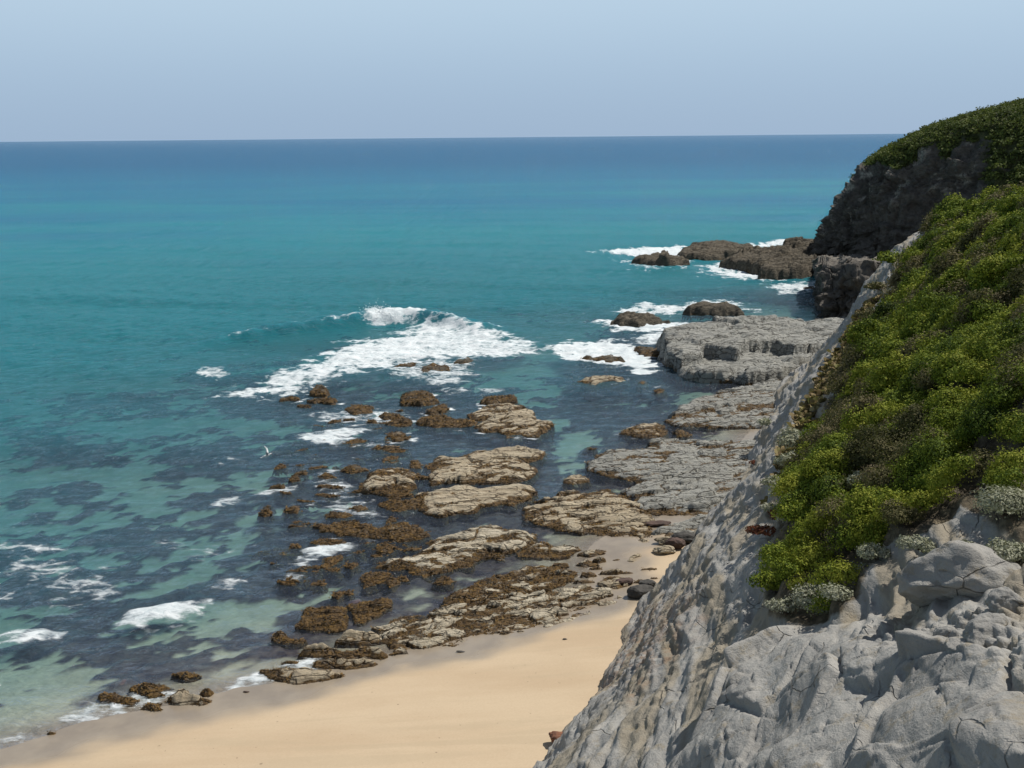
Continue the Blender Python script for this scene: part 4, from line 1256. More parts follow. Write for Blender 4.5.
reef_rock('rock_shelf', 'great grey ledge below the headland with black undercut seaward faces',
          [(660, 364), (660, 350), (655, 338), (665, 329), (690, 326), (714, 326), (714, 319), (740, 314), (766, 316), (772, 322), (804, 321), (850, 316), (850, 340), (806, 370), (780, 379), (748, 386), (730, 383), (710, 384), (692, 381), (678, 375), (674, 367)],
          1.5, -0.05, M_GREY, G_SHELF, 1.1, 1.9,
          tiers=[([(664, 354), (663, 345), (662, 336), (690, 327), (714, 325), (766, 319), (804, 323), (846, 320), (840, 340), (795, 346), (775, 342), (752, 344), (738, 351), (722, 349), (706, 347), (702, 352), (682, 355)], 1.7),
                 ([(684, 372), (680, 366), (700, 362), (745, 364), (775, 358), (815, 352), (790, 371), (772, 368), (750, 379), (722, 373), (706, 378), (694, 376)], 0.9),
                 ([(714, 330), (740, 318), (766, 318), (775, 326), (740, 334)], 0.6)], tuft=0.3)
# --- surf rocks further out
reef_rock('surf_rock', 'rounded brown rock alone in the surf, left of the rock with the flat dark top', [(611, 324), (619, 316), (632, 313), (656, 317), (675, 322), (649, 325), (637, 327), (622, 327)], 1.5, 0.02, M_DARK, G_FAR, 0.9, 1.2, tuft=0)
reef_rock('surf_rock', 'rounded dark brown rock behind the great grey ledge, foam breaking over its back', [(684, 313), (695, 304), (713, 303), (730, 307), (743, 314), (722, 316), (695, 315)], 1.5, 0.02, M_DARK, G_FAR, 0.9, 1.2, tuft=0)
reef_rock('surf_rock', 'low twin-humped rock in the middle of the right-hand foam patch', [(577, 360), (585, 355), (594, 357), (612, 352), (617, 357), (625, 362), (601, 363)], 0.8, 0.3, M_DARK, G_FAR)
reef_rock('surf_rock', 'pale-topped rock with a brown left tail in front of the right-hand foam patch', [(569, 383), (587, 376), (608, 374), (626, 377), (628, 384), (608, 386), (587, 386)], 0.7, 0.35, None, G_FAR)
reef_rock('surf_rock', 'flat mottled rock in churning foam against the great grey ledge', [(633, 349), (637, 345), (662, 350), (661, 355), (645, 356)], 0.7, 0.4, M_DARK, G_FAR)
reef_rock('surf_rock', 'small dark rock right of the pale-topped rock', [(637, 384), (641, 381), (647, 382), (649, 387), (638, 388)], 0.4, 0.6, M_DARK, G_AWASH)
reef_rock('surf_rock', 'low dark rock between the pale-topped rock and the great grey ledge', [(651, 390), (662, 387), (666, 391), (657, 394)], 0.35, 0.6, M_DARK, G_AWASH)
reef_rock('surf_rock', 'far flat reef with a flat brown top off the headland', [(677, 253), (691, 244), (721, 242), (752, 244), (755, 250), (742, 257), (707, 260), (684, 258)], 2.0, 0.0, M_DARK, G_FAR, 1.6, 1.8, tuft=0)
reef_rock('surf_rock', 'small far rock with a black block on top, seaward of the flat reef', [(632, 261), (651, 254), (665, 254), (674, 258), (690, 265), (667, 267), (644, 265)], 1.6, 0.0, M_DARK, G_FAR, 1.6, 1.6, tuft=0, tiers=[([(655, 258), (664, 254), (670, 256), (668, 261)], 1.4)])
reef_rock('surf_rock', 'largest far jumble of boulders joining the foot of the headland', [(719, 265), (735, 258), (763, 252), (782, 243), (796, 240), (822, 243), (822, 272), (796, 279), (759, 281), (761, 273), (740, 267)], 3.0, -0.1, M_DARK, G_FAR, 2.6, 1.8, tuft=0)
reef_rock('surf_rock', 'low far rock in a foam line at the foot of the headland', [(802, 287), (812, 285), (820, 286), (812, 290)], 0.7, 0.1, M_DARK, G_FAR, 1.2, 1.2, tuft=0)


# --- scattered small lumps of weed and rock between the named ones: copies of five shapes
LR = np.random.default_rng(19)
LUMP_AREA = [(262, 405), (330, 398), (400, 405), (425, 440), (420, 520), (425, 590), (350, 600), (290, 590), (255, 540), (270, 480)]
lump_src = []
while len(lump_src) < 95:
    a_, b_ = LR.uniform(255, 425), LR.uniform(398, 600)
    if poly_sd(np.array([a_]), np.array([b_]), LUMP_AREA)[0] < 0 or (a_ < 330 and LR.uniform() < 0.45):
        continue
    w_ = LR.uniform(3.5, 12) * (0.7 + (b_ - 400) / 400)
    if len(lump_src) < 6:
        ang = np.sort(LR.uniform(0, 2 * np.pi, 9))
        pts = [(a_ + w_ * math.cos(t) * LR.uniform(0.7, 1.2), b_ + 0.30 * w_ * math.sin(t) * LR.uniform(0.7, 1.2)) for t in ang]
        o = reef_rock('weed_lump', 'small brown weed-covered lump awash, one of many strewn over the left half of the reef', pts, LR.uniform(0.18, 0.32), 0.95, M_DARK if len(lump_src) % 2 else None, 'small weed lumps strewn through the reef', cat='rock', tuft=1.3)
    else:
        src = lump_src[int(LR.integers(6))]
        o = src.copy()
        COL.objects.link(o)
        for ch in src.children:
            c_ = ch.copy()
            COL.objects.link(c_)
            c_.parent = o
        q_ = at_z(a_, b_, 0)
        o.location = (q_[0], q_[1], LR.uniform(-0.12, 0.06))
        o.rotation_euler = (0, 0, LR.choice([0, math.pi]) + LR.uniform(-0.3, 0.3))
        o.scale = (LR.uniform(0.7, 1.5), LR.uniform(0.7, 1.3), 1)
    lump_src.append(o)


# reef weed on the bed round every rock
kel = kel.copy()
for W_ in ROCK_POLYS:
    lo_, hi_ = W_.min(0) - 3, W_.max(0) + 3
    i0, i1 = np.searchsorted(gx, [lo_[0], hi_[0]])
    j0, j1 = np.searchsorted(gy, [lo_[1], hi_[1]])
    if i1 - i0 < 2 or j1 - j0 < 2:
        continue
    sub_ = (slice(i0, i1), slice(j0, j1))
    sd_ = poly_sd(GX[sub_], GY[sub_], W_) + 1.2 * fbm2(GX[sub_] / 1.5, GY[sub_] / 1.5, 3, 411)
    kel[sub_] = np.maximum(kel[sub_], sstep(-2.0, -0.4, sd_) * sstep(-0.10, -0.35, GZ[sub_]))
ground.data.attributes['kelp'].data.foreach_set('value', np.ascontiguousarray(kel, np.float32).ravel())

# broken foam where the swell washes round the outer rocks
fo_ = At['foam'].astype(float).copy()
vx_, vy_, dp_ = Vs[:, 0], Vs[:, 1], At['depth']
near_ = np.flatnonzero((np.abs(vx_) < 100) & (vy_ > 60) & (vy_ < 320))
nx_, ny_ = vx_[near_], vy_[near_]
rimn_ = fbm2(nx_ / 4.0, ny_ / 3.0, 3, 431) + 0.5 * fbm2(nx_ / 1.2, ny_ / 0.9, 2, 432)
for W_ in ROCK_POLYS:
    lo_, hi_ = W_.min(0) - 3, W_.max(0) + 3
    m_ = (nx_ > lo_[0]) & (nx_ < hi_[0]) & (ny_ > lo_[1]) & (ny_ < hi_[1])
    if not m_.any():
        continue
    sd_ = poly_sd(nx_[m_], ny_[m_], W_)
    out_ = sstep(70, 110, ny_[m_]) * (0.35 + 0.65 * sstep(28, 0, nx_[m_]))
    rim_ = 0.82 * np.exp(-((sd_ + 0.35) / 0.75) ** 2) * sstep(-0.15, 0.45, rimn_[m_]) * out_
    fo_[near_[m_]] = np.maximum(fo_[near_[m_]], rim_)
sea.data.attributes['foam'].data.foreach_set('value', np.ascontiguousarray(fo_, np.float32))

# --- loose boulders
def boulder(label, px, py, size, mat, squash=(1, 0.8, 0.65), group='loose boulders at the foot of the cliff', name='boulder', where=None, rz=0.0, sub=5, seed=1, cat='boulder', sink=0.25, cuts=7):
    bm = bmesh.new()
    bmesh.ops.create_icosphere(bm, subdivisions=sub, radius=1.0)
    V = np.array([v.co[:] for v in bm.verts])
    F = np.array([[v.index for v in f.verts] for f in bm.faces])
    bm.free()
    rng = np.random.default_rng(seed)
    for _ in range(cuts):
        n = rng.normal(size=3)
        n /= np.linalg.norm(n)
        c = rng.uniform(0.55, 0.85)
        e = np.maximum(V @ n - c, 0)
        V = V - np.outer(e * 0.9, n)
    d = 0.16 * fbm3(*(V * 1.4 + seed).T, 3, seed) + 0.05 * fbm3(*(V * 5 + seed).T, 3, seed + 1)
    V = V * (1 + d)[:, None] * np.array(squash) * size
    if where is None:
        p = at_z(px, py, 0.2)
        p = np.array([p[0], p[1], float(ground_z(p[0], p[1]))])
    else:
        p = np.array(where)
    nV = len(V)
    o = mesh_np(name, V, F, mat, {'weed': np.full(nV, -0.3), 'cell': np.full(nV, rng.uniform()), 'soil': np.zeros(nV), 'rust': np.zeros(nV), 'streak': np.full(nV, 0.3)})
    o.location = (p[0], p[1], p[2] + size * squash[2] * (1 - 2 * sink))
    o.rotation_euler = (rng.uniform(-0.15, 0.15), rng.uniform(-0.15, 0.15), rz)
    return tag(o, label, cat, group)


M_BLK = mat_plain('black_boulder', (0.075, 0.070, 0.062), (0.040, 0.038, 0.034), 3.0)
M_RED = M_RED
M_RUST = mat_plain('rusty_boulder', (0.240, 0.105, 0.058), (0.120, 0.062, 0.042), 3.5)
M_BRN = mat_plain('brown_boulder', (0.110, 0.070, 0.055), (0.060, 0.042, 0.034), 3.0)
boulder('large black boulder on dry sand against the cliff foot', 641, 597, 0.75, M_BLK, (1.3, 0.8, 0.75), seed=3)
boulder('smaller black boulder just behind the large black boulder', 646, 587, 0.55, M_BLK, (1.3, 0.8, 0.6), seed=4)
boulder('dark reddish-brown round boulder on the sand tongue by the cliff', 675, 550, 0.75, M_BRN, (1.1, 0.8, 0.7), seed=5)
boulder('tan flat boulder left of the reddish-brown round boulder', 664, 554, 0.75, M_REEF, (1.1, 0.7, 0.5), seed=6)
boulder('tan angular boulder behind the flat tan boulder', 665, 545, 0.7, M_REEF, (1.2, 0.7, 0.5), seed=7)
boulder('black boulder under the edge of the small grey shelf by the cliff', 685, 544, 0.9, M_BLK, (1.3, 0.7, 0.6), seed=8)
boulder('flat dark stone on sand below the wide grey shelf', 657, 524, 0.7, M_BRN, (1.6, 0.7, 0.35), seed=9)
boulder('dark stone behind the right end of the cream shelf, left of the black boulders', 624, 583, 0.5, M_BRN, (1.3, 0.8, 0.55), seed=10)
boulder('dark stone with a flat top between the cream shelf and the black boulders', 606, 584, 0.5, M_REEF, (1.2, 0.8, 0.5), seed=11)
boulder('rust-red boulder at the foot of the cliff in the bottom corner of the beach', 560, 766, 0.5, M_RUST, (1.2, 0.9, 0.75), seed=12, sink=0.1)
boulder('tiny dark pebble alone in the middle of the dry sand', 565, 643, 0.12, M_BLK, (1.2, 0.8, 0.6), group='pebbles on the sand', name='pebble', seed=13, sub=3, cat='pebble')
boulder('tiny dark stick-like stone on sand near the cream shelf', 461, 652, 0.16, M_BLK, (1.9, 0.5, 0.4), group='pebbles on the sand', name='pebble', seed=14, sub=3, cat='pebble')
boulder('tiny brown stone on wet sand right of the left beach cluster', 246, 690, 0.13, M_BRN, (1.5, 0.6, 0.5), group='pebbles on the sand', name='pebble', seed=15, sub=3, cat='pebble')
# blocks resting on the near cliff
for px, py, sz, sq, lb, sd in [
        (962, 592, 1.25, (1.2, 0.8, 0.85), 'biggest pale block sticking out of the cliff below the dark bushes', 21),
        (1005, 655, 0.55, (1.2, 0.8, 0.7), 'rounded grey block at the right edge of the stony band', 22),
        (925, 655, 0.34, (1.2, 0.8, 0.6), 'flat stone in the stony band under the biggest pale block', 23),
        (985, 668, 0.42, (1.3, 0.8, 0.6), 'second block from the right edge in the stony band', 24),
        (962, 660, 0.30, (1.0, 0.8, 0.7), 'small lumpy stone in the stony band right of the flat stone', 25),
        (1015, 620, 0.45, (1.0, 0.9, 0.8), 'grey block under the silver bush at the right edge', 26)]:
    u_, s_, t_ = cliff_hit(px, py)
    p, n = surf(u_, s_)
    boulder(lb, px, py, sz, M_CLIFF, sq, 'blocks lying on the near cliff', 'boulder', p - np.array([0, 0, 0.15 * sz]), random.Random(sd).uniform(-0.6, 0.6), 5, sd, sink=0.40, cuts=9)

# ------------------------------------------------------------------ plants on the cliff and the headland
PR = np.random.default_rng(11)
SUNV = np.array(sun_vec)


def leaves(P, N, size, tint, rng, aspect=0.55, spread=0.7):
    """one rhombic leaf per point, facing roughly along N"""
    n = len(P)
    Nn = N + rng.normal(0, spread, (n, 3))
    Nn /= np.linalg.norm(Nn, axis=1, keepdims=True) + 1e-9
    R = rng.normal(size=(n, 3))
    T = np.cross(Nn, R)
    T /= np.linalg.norm(T, axis=1, keepdims=True) + 1e-9
    B = np.cross(Nn, T)
    L = (size * rng.uniform(0.65, 1.35, n))[:, None] * 0.5
    W = L * aspect
    V = np.stack([P - T * L, P + B * W, P + T * L, P - B * W], 1).reshape(-1, 3)
    F = np.arange(n * 4).reshape(n, 4)
    return V, F, np.repeat(tint, 4)


def dome_points(n, rx, ry, rz, rng, lump=0.22, seed=0, shell=0.72):
    """points in the outer shell of a lumpy dome"""
    d = rng.normal(size=(n, 3))
    d[:, 2] = np.abs(d[:, 2]) * 1.0 - 0.25
    d /= np.linalg.norm(d, axis=1, keepdims=True)
    r = rng.uniform(shell, 1.0, n) ** 0.7
    lum = 1 + lump * fbm3(*(d * 2.3 + seed * 3.7).T, 2, seed) * 1.6 + 0.10 * fbm3(*(d * 6 + seed).T, 2, seed + 5)
    P = d * (r * lum)[:, None] * np.array([rx, ry, rz])
    N = d / np.array([rx, ry, rz])
    N /= np.linalg.norm(N, axis=1, keepdims=True)
    return P, N


def in_frame(p, m=40):
    q = R_NP.T @ (np.asarray(p) - np.array([0, 0, CAM_H]))
    if q[2] > -0.5:
        return False
    x, y = 512 + q[0] / -q[2] * F_PX, 384 - q[1] / -q[2] * F_PX
    return -m * 3 < x < 1024 + m * 3 and -m < y < 768 + m * 2


BUSH_AT = []


# bushes one can tell apart
def bush(label, px, py, R, mat, hgt=0.75, group=None, name='bush', cat='bush', dens=1.0, wide=1.1, aspect=0.6, lumps=4, tint=0.5):
    R = R * 1.06
    u, s, t = cliff_hit(px, py + 3)
    p, n = surf(u, s)
    D = np.linalg.norm(p - np.array([0, 0, CAM_H]))
    root = bpy.data.objects.new(name, None)
    COL.objects.link(root)
    p = p + n * 0.22 * R
    root.location = p
    root.empty_display_size = 0.2
    tag(root, label, cat, group)
    leaf = max(0.05, 0.0026 * D)
    BUSH_AT.append((*p, R))
    VV, FF, TT, o_ = [], [], [], 0
    sv, sf, so = [], [], 0
    rng = np.random.default_rng(int(px * 7 + py))
    for i in range(lumps):
        a = rng.uniform(0, 6.28)
        c = np.array([math.cos(a), math.sin(a), 0]) * R * (0.0 if i == 0 else 0.62) * np.array([wide, 1, 1]) + np.array([0, 0, R * hgt * rng.uniform(0.0, 0.35)])
        c = c + n * 0.10
        rr = R * (0.72 if i == 0 else rng.uniform(0.42, 0.62))
        nl = int(np.clip(dens * 2.3 * 2 * math.pi * rr * rr / (leaf * leaf * aspect), 80, 1700))
        P, N = dome_points(nl, rr * wide, rr, rr * hgt, rng, 0.3, int(rng.integers(1000)), 0.5)
        V, F, T = leaves(P + c, N, leaf, np.clip(tint + rng.normal(0, 0.08) + rng.normal(0, 0.17, nl), 0, 1), rng, aspect, 0.4)
        VV.append(V); FF.append(F + o_); TT.append(T); o_ += len(V)
        # a stem from the foot into this lump
        a0, a1 = -0.12 * n, c + np.array([0, 0, rr * hgt * 0.35])
        ax = a1 - a0
        b1 = np.cross(ax, [0.3, 1, 0.1]); b1 /= np.linalg.norm(b1)
        b2 = np.cross(ax / np.linalg.norm(ax), b1)
        ring = np.arange(6) / 6 * 2 * math.pi
        for k, (pt, rad) in enumerate(((a0, 0.05 * R + 0.012), (a0 + ax * 0.5 + b1 * 0.06 * R, 0.035 * R + 0.008), (a1, 0.012))):
            sv.append(pt + np.outer(np.cos(ring), b1) * rad + np.outer(np.sin(ring), b2) * rad)
        for k in range(2):
            for j in range(6):
                sf.append([so + k * 6 + j, so + k * 6 + (j + 1) % 6, so + (k + 1) * 6 + (j + 1) % 6, so + (k + 1) * 6 + j])
        so += 18
    mesh_np('foliage', np.concatenate(VV), np.concatenate(FF), mat, {'tint': np.concatenate(TT)}, smooth=False, parent=root)
    mesh_np('stems', np.concatenate(sv), np.array(sf), M_STEM, parent=root)
    return root


GS = 'silver-grey cushion bushes on the cliff'
GG = 'bright green bushes at the lower edge of the heath'
for lb, px, py, R in [
        ('silver cushion bush alone on the grey rock high on the cliff edge', 772, 425, 0.8),
        ('upper silver-green bush where dry grass meets the bare rock face', 806, 446, 1.05),
        ('silver-green bush in a row just below the upper one at the heath edge', 797, 464, 0.95),
        ('silver bush at the left edge of the heath, above the dark red plants', 780, 487, 0.75),
        ('pale silver bush right of the dark red plants at the left heath edge', 800, 500, 0.75),
        ('round pale grey bush low on the left heath edge', 795, 521, 0.62),
        ('small grey bush left of the dark red plants', 772, 506, 0.5),
        ('widest silver-white bush along the bottom edge of the heath', 808, 600, 0.72),
        ('silver-white bush left end of the bottom edge of the heath', 783, 612, 0.5),
        ('grey bush right of the widest one along the bottom edge', 838, 600, 0.5),
        ('grey-green bush set back above the bottom edge bushes', 852, 572, 0.62),
        ('silver bush with dark gaps, below the middle of the heath', 878, 562, 0.5),
        ('large silver bush at the right edge above the stony band', 1006, 522, 0.85),
        ('silver bush below the large one at the right edge', 1012, 555, 0.5),
        ('silver-green shrub in the middle of the green heath', 885, 452, 0.9),
        ('dull silver shrub left of the middle one, lower in the heath', 868, 490, 0.6),
        ('tiny grey-green bush on bare rock between heath and pale block', 925, 552, 0.45),
        ('small grey bush beside the biggest pale block', 972, 562, 0.42)]:
    bush(lb, px, py, R, M_SILVER, 0.72, GS, tint=0.46)
for lb, px, py, R in [
        ('bright green bush at the lower left corner of the heath', 772, 588, 0.62),
        ('bright yellow-green bush above the lower left corner bush', 786, 560, 0.7),
        ('bright green bush on the left edge, tallest above the pale grey bush', 812, 530, 0.8),
        ('broad glossy green bush in the lower middle of the heath', 850, 520, 1.0),
        ('green bush hanging over the dark hollow right of the broad glossy one', 898, 512, 0.8),
        ('sunlit green bush on the skyline at the right edge', 1012, 196, 1.3),
        ('green bush on the skyline where the ridge starts to fall', 960, 216, 1.3),
        ('last green bush of the ridge above the grey ledge', 893, 262, 1.3)]:
    bush(lb, px, py, R, M_HEATH, 0.85, GG, tint=0.62, lumps=5)
for lb, px, py, R in [
        ('dark red low succulent plant at the left heath edge, upper one', 776, 512, 0.55),
        ('dark red low succulent plant at the left heath edge, lower one', 772, 536, 0.6),
        ('small red plant on the edge of the bare rock face above the channel', 752, 458, 0.55)]:
    bush(lb, px, py, R, M_RED, 0.45, 'red low plants on the cliff', 'succulent', 'plant', 0.8, 1.1, 0.6, 3)
for lb, px, py, R in [
        ('olive scrub bush in shade under the heath, left of the rock hollow', 912, 535, 0.6),
        ('dull olive bush at the right edge of the heath above the large silver bush', 990, 475, 1.0),
        ('brownish scrub bush on the ridge end beside the grey ledge', 880, 288, 1.0),
        ('brown dry bush on the ridge edge below the brownish scrub bush', 868, 318, 0.8)]:
    bush(lb, px, py, R, M_SCRUB, 0.75, 'dull scrub bushes in the heath', 'bush', 'bush', 0.9, 1.1, 0.5, 4)

# dense heath over the slope: too many plants to count
hV, hF, hT, off = [], [], [], 0
dV, dF, dT, doff = [], [], [], 0
done = 0
tries = PR.uniform(0, 1, (26000, 2))
vp = np.array(VEG)
lo, hi = vp.min(0), vp.max(0)
cand = lo + tries * (hi - lo)
csd = poly_sd(cand[:, 0], cand[:, 1], VEG)
wind = np.array([D_U[0] * 0.8 + D_S[0] * 0.6, D_U[1] * 0.8 + D_S[1] * 0.6])
placed = np.zeros((0, 3))
BA = np.array(BUSH_AT)
for (u, s), sd in zip(cand, csd):
    if sd < 0.5:
        continue
    p, n = surf(u, s)
    D = np.linalg.norm(p - np.array([0, 0, CAM_H]))
    if not in_frame(p, 60):
        continue
    if np.any(np.linalg.norm(BA[:, :3] - p, axis=1) < BA[:, 3] * 1.15):
        continue
    c1, c2, cr, _a, _b = voro2(np.array([u / 2.1 + 0.3 * noise2(np.array([u / 1.5]), np.array([s / 1.5]), 7)[0]]), np.array([s / 1.35]), 611)
    c1, c2, cr = float(c1[0]), float(c2[0]), float(cr[0])
    if c2 - c1 < 0.13 and PR.uniform() < 0.75:
        continue                                   # open gaps between the shrubs
    R = PR.uniform(0.34, 0.62) * (0.75 + 0.006 * D)
    lift = (0.30 + 1.15 * cr) * max(0.0, 1 - 1.7 * c1 * c1)
    if len(placed):
        dd = np.linalg.norm(placed[-900:] - p, axis=1)
        if dd.min() < R * 0.72:
            continue
    placed = np.vstack([placed, p])
    kind = 0.55 * ((cr * 53.7) % 1.0 - 0.5) + fbm2(np.array([u / 5.0]), np.array([s / 2.6]), 3, 301)[0]
    kind += 0.45 * float(sstep(62, 80, u)) + 0.25 * float(sstep(1.6, 0.4, sd)) * (u > 10)
    edge_dry = sd < 0.9 + 0.8 * PR.uniform() and u > 18
    leaf = max(0.045, 0.0022 * D)
    nl = int(np.clip(2.2 * 2 * math.pi * R * R / (leaf * leaf * 0.62), 60, 1500))
    if kind > 0.25 or edge_dry:
        nl = int(nl * 0.75)
    P, N = dome_points(nl, R * 1.15, R * 0.95, R * PR.uniform(0.75, 1.15), PR, 0.40, int(PR.integers(1000)), 0.55)
    up = 0.55 * n + 0.45 * np.array([0, 0, 1])
    up /= np.linalg.norm(up)
    e1 = np.cross(up, [0, 1, 0]); e1 /= np.linalg.norm(e1)
    e2 = np.cross(up, e1)
    Rm = np.stack([e1, e2, up], 1)
    P = P @ Rm.T + p + up * (0.05 + lift)
    N = N @ Rm.T
    base = np.clip(0.42 + 0.42 * ((cr * 17.3) % 1.0) + 0.35 * fbm2(np.array([u / 5.0]), np.array([s / 2.4]), 3, 303)[0] + PR.normal(0, 0.13), 0.12, 0.95)
    V, F, T = leaves(P, N, leaf, np.clip(base + PR.normal(0, 0.15, nl), 0, 1), PR, 0.6, 0.38)
    if kind > 0.25 or edge_dry:
        dV.append(V); dF.append(F + doff); dT.append(T); doff += len(V)
    else:
        hV.append(V); hF.append(F + off); hT.append(T); off += len(V)
    done += 1
heath = mesh_np('heath', np.concatenate(hV), np.concatenate(hF), M_HEATH, {'tint': np.concatenate(hT)}, smooth=False)
tag(heath, kind='stuff')
if dV:
    scrub = mesh_np('scrub', np.concatenate(dV), np.concatenate(dF), M_SCRUB, {'tint': np.concatenate(dT)}, smooth=False)
    tag(scrub, kind='stuff')
print('heath mounds', done, 'leaves', off // 4, doff // 4)

# dry grass along the seaward edge of the heath
gV, gF, gT, goff = [], [], [], 0
EDGE = us_poly([(868, 305), (858, 322), (842, 352), (828, 380), (812, 408), (800, 432), (790, 452), (780, 485)])
EP = np.array(EDGE)
seg = np.r_[0, np.cumsum(np.hypot(*(EP[1:] - EP[:-1]).T))]
for _ in range(340):
    q = PR.uniform(0, seg[-1])
    u = np.interp(q, seg, EP[:, 0]); s = np.interp(q, seg, EP[:, 1])
    s += PR.normal(0.45, 0.65)
    u += PR.normal(0, 0.5)
    p, n = surf(u, s)
    D = np.linalg.norm(p - np.array([0, 0, CAM_H]))
    nb_ = int(PR.integers(18, 40))
    Q = p + PR.normal(0, 0.16, (nb_, 3)) * np.array([1, 1, 0.3])
    Nn = np.tile([0, 0, 1.0], (nb_, 1)) + PR.normal(0, 0.45, (nb_, 3))
    Nn /= np.linalg.norm(Nn, axis=1, keepdims=True)
    V, F, T = blades(Q, Nn, 0.42, np.clip(PR.normal(0.5, 0.25) + PR.normal(0, 0.15, nb_), 0, 1), PR, 0.42, max(0.06, 0.0022 * D / 0.42))
    gV.append(V); gF.append(F + goff); gT.append(T); goff += len(V)
grass = mesh_np('dry_grass', np.concatenate(gV), np.concatenate(gF), M_DRY, {'tint': np.concatenate(gT)}, smooth=False)
tag(grass, kind='stuff')


# heath on the headland: far off, one mass
q = np.flatnonzero((veg2.ravel() > 0.5))
hp = HP.reshape(-1, 3)[q]
hn = HN.reshape(-1, 3)[q]
ok = (hp[:, 0] / hp[:, 1] < 0.62) & (hp[:, 1] < 262)
hp, hn = hp[ok], hn[ok]
dist_h = hp[:, 1]
n_m = 1500
pick = PR.choice(len(hp), n_m)
fV, fF, fT, fo = [], [], [], 0
for i in pick:
    R = PR.uniform(0.7, 1.7)
    nl = 70
    P, N = dome_points(nl, R * 1.2, R, R * 0.6, PR, 0.3, int(PR.integers(1000)), 0.4)
    base = np.clip(PR.normal(0.38, 0.18), 0.05, 0.8)
    V, F, T = leaves(P + hp[i], N, 0.50, np.clip(base + PR.normal(0, 0.14, nl), 0, 1), PR, 0.65, 0.6)
    fV.append(V); fF.append(F + fo); fT.append(T); fo += len(V)
hh_ = mesh_np('headland_scrub', np.concatenate(fV), np.concatenate(fF), M_SCRUB2, {'tint': np.concatenate(fT)}, smooth=False)
tag(hh_, kind='stuff')

# ------------------------------------------------------------------ spray over the breaker, gull
SP = np.random.default_rng(77)
spots = []
for i in range(5000):
    a = SP.normal(0, 1)
    px = 386 + 12 * a
    c = at_z(px, 320.5, 0.8)
    hgt = 0.4 + abs(SP.normal(0, 0.75)) * (1.15 - 0.25 * abs(a))
    spots.append((c[0] + SP.normal(0, 0.4) - 0.5 * hgt, c[1] + SP.normal(0, 0.9), 0.75 + hgt, SP.uniform(0.02, 0.075)))
spots = np.array(spots)
oct_ = np.array([[1, 0, 0], [-1, 0, 0], [0, 1, 0], [0, -1, 0], [0, 0, 1], [0, 0, -1]], float)
of = np.array([[0, 2, 4], [2, 1, 4], [1, 3, 4], [3, 0, 4], [2, 0, 5], [1, 2, 5], [3, 1, 5], [0, 3, 5]])
sv_ = (spots[:, None, :3] + oct_[None] * spots[:, None, 3:4]).reshape(-1, 3)
sf_ = (np.arange(len(spots))[:, None, None] * 6 + of[None]).reshape(-1, 3)
M_SPRAY = mat_plain('sea_spray', (0.85, 0.87, 0.88), (0.80, 0.83, 0.85), 2.0, 0.6, 0.0)
tag(mesh_np('sea_spray', sv_, sf_, M_SPRAY), kind='stuff')


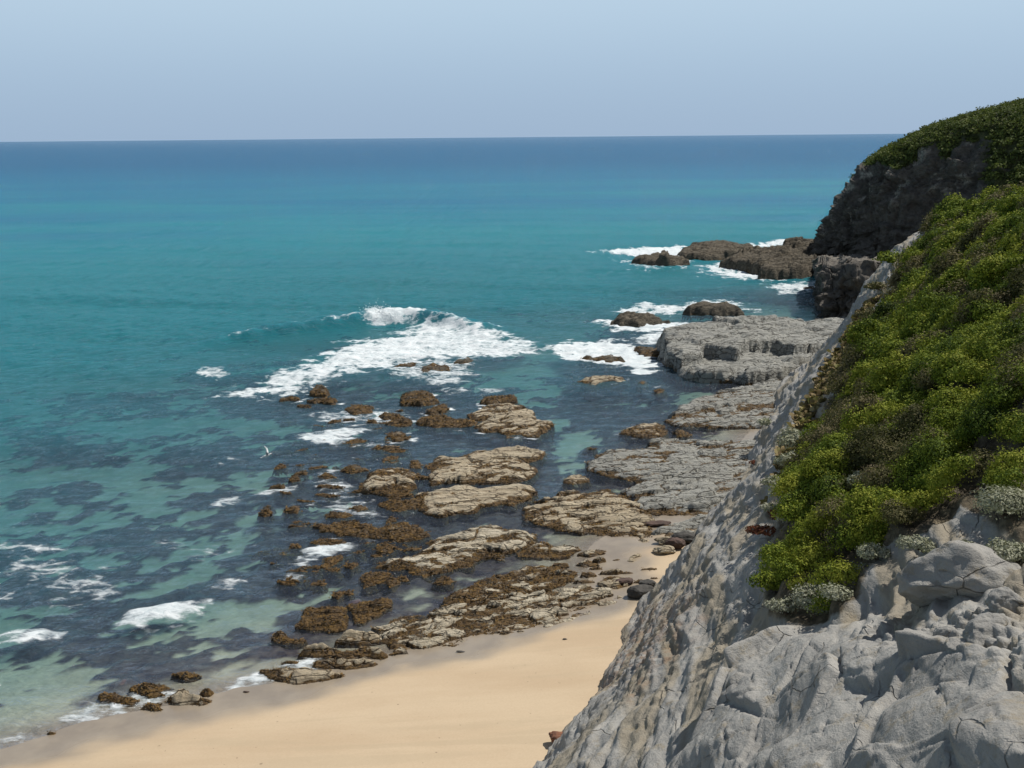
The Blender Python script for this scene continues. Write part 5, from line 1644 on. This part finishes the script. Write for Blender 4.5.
def gull(label, px, py, z, size, yaw):
    p = at_z(px, py, z)
    root = bpy.data.objects.new('gull', None)
    COL.objects.link(root)
    root.location = p
    root.rotation_euler = (0, 0, yaw)
    tag(root, label, 'gull')
    white = mat_plain('gull_white', (0.80, 0.80, 0.78), (0.74, 0.74, 0.73), 30, 0.8, 0.1)
    grey = mat_plain('gull_grey', (0.42, 0.44, 0.47), (0.36, 0.38, 0.41), 30, 0.8, 0.1)
    orange = mat_plain('gull_beak', (0.55, 0.20, 0.04), None, 30, 0.5, 0.0)
    # body: a spindle with head, along +X and rising
    st = [(-0.34, 0.012, 0.06, -0.06), (-0.22, 0.035, 0.07, -0.03), (-0.10, 0.085, 0.085, 0.0), (0.04, 0.10, 0.10, 0.02), (0.14, 0.075, 0.08, 0.06), (0.20, 0.055, 0.055, 0.11), (0.25, 0.055, 0.058, 0.14), (0.30, 0.04, 0.042, 0.145), (0.325, 0.012, 0.012, 0.14)]
    ring = np.arange(12) / 12 * 2 * np.pi
    V = np.concatenate([np.c_[np.full(12, x), np.cos(ring) * wy, z0 + np.sin(ring) * wz] for x, wy, wz, z0 in st]) * size
    F = [[i * 12 + j, i * 12 + (j + 1) % 12, (i + 1) * 12 + (j + 1) % 12, (i + 1) * 12 + j] for i in range(len(st) - 1) for j in range(12)]
    mesh_np('body', V, F, white, parent=root)
    bV = np.array([[0.315, 0.014, 0.15], [0.315, -0.014, 0.15], [0.315, 0, 0.125], [0.385, 0, 0.132]]) * size
    mesh_np('beak', bV, [[0, 1, 3], [1, 2, 3], [2, 0, 3]], orange, smooth=False, parent=root)
    for sgn in (1, -1):
        sec = [(0.06, 0.0, 0.06, 0.17, 0.02), (0.26, 0.05, 0.20, 0.15, 0.016), (0.44, 0.02, 0.38, 0.13, 0.012), (0.60, -0.08, 0.50, 0.07, 0.006), (0.68, -0.15, 0.55, 0.012, 0.003)]
        W = []
        for y, x, z0, ch, th in sec:
            W += [[x + ch * 0.45, sgn * y, z0], [x, sgn * y, z0 + th], [x - ch * 0.6, sgn * y, z0 - 0.01], [x, sgn * y, z0 - th]]
        WF = [[i * 4 + j, i * 4 + (j + 1) % 4, (i + 1) * 4 + (j + 1) % 4, (i + 1) * 4 + j] for i in range(len(sec) - 1) for j in range(4)]
        mesh_np('wing', np.array(W) * size, WF, white if sgn > 0 else grey, parent=root)
    tV = np.array([[-0.30, 0.03, -0.05], [-0.30, -0.03, -0.05], [-0.46, 0.07, -0.09], [-0.46, -0.07, -0.09], [-0.30, 0.03, -0.065], [-0.30, -0.03, -0.065], [-0.46, 0.07, -0.10], [-0.46, -0.07, -0.10]]) * size
    mesh_np('tail', tV, [[0, 1, 3, 2], [4, 6, 7, 5], [0, 2, 6, 4], [1, 5, 7, 3], [2, 3, 7, 6], [0, 4, 5, 1]], white, smooth=False, parent=root)


gull('white gull flying low over the dark weedy shallows left of the reef', 267, 456, 0.9, 1.35, math.radians(15))
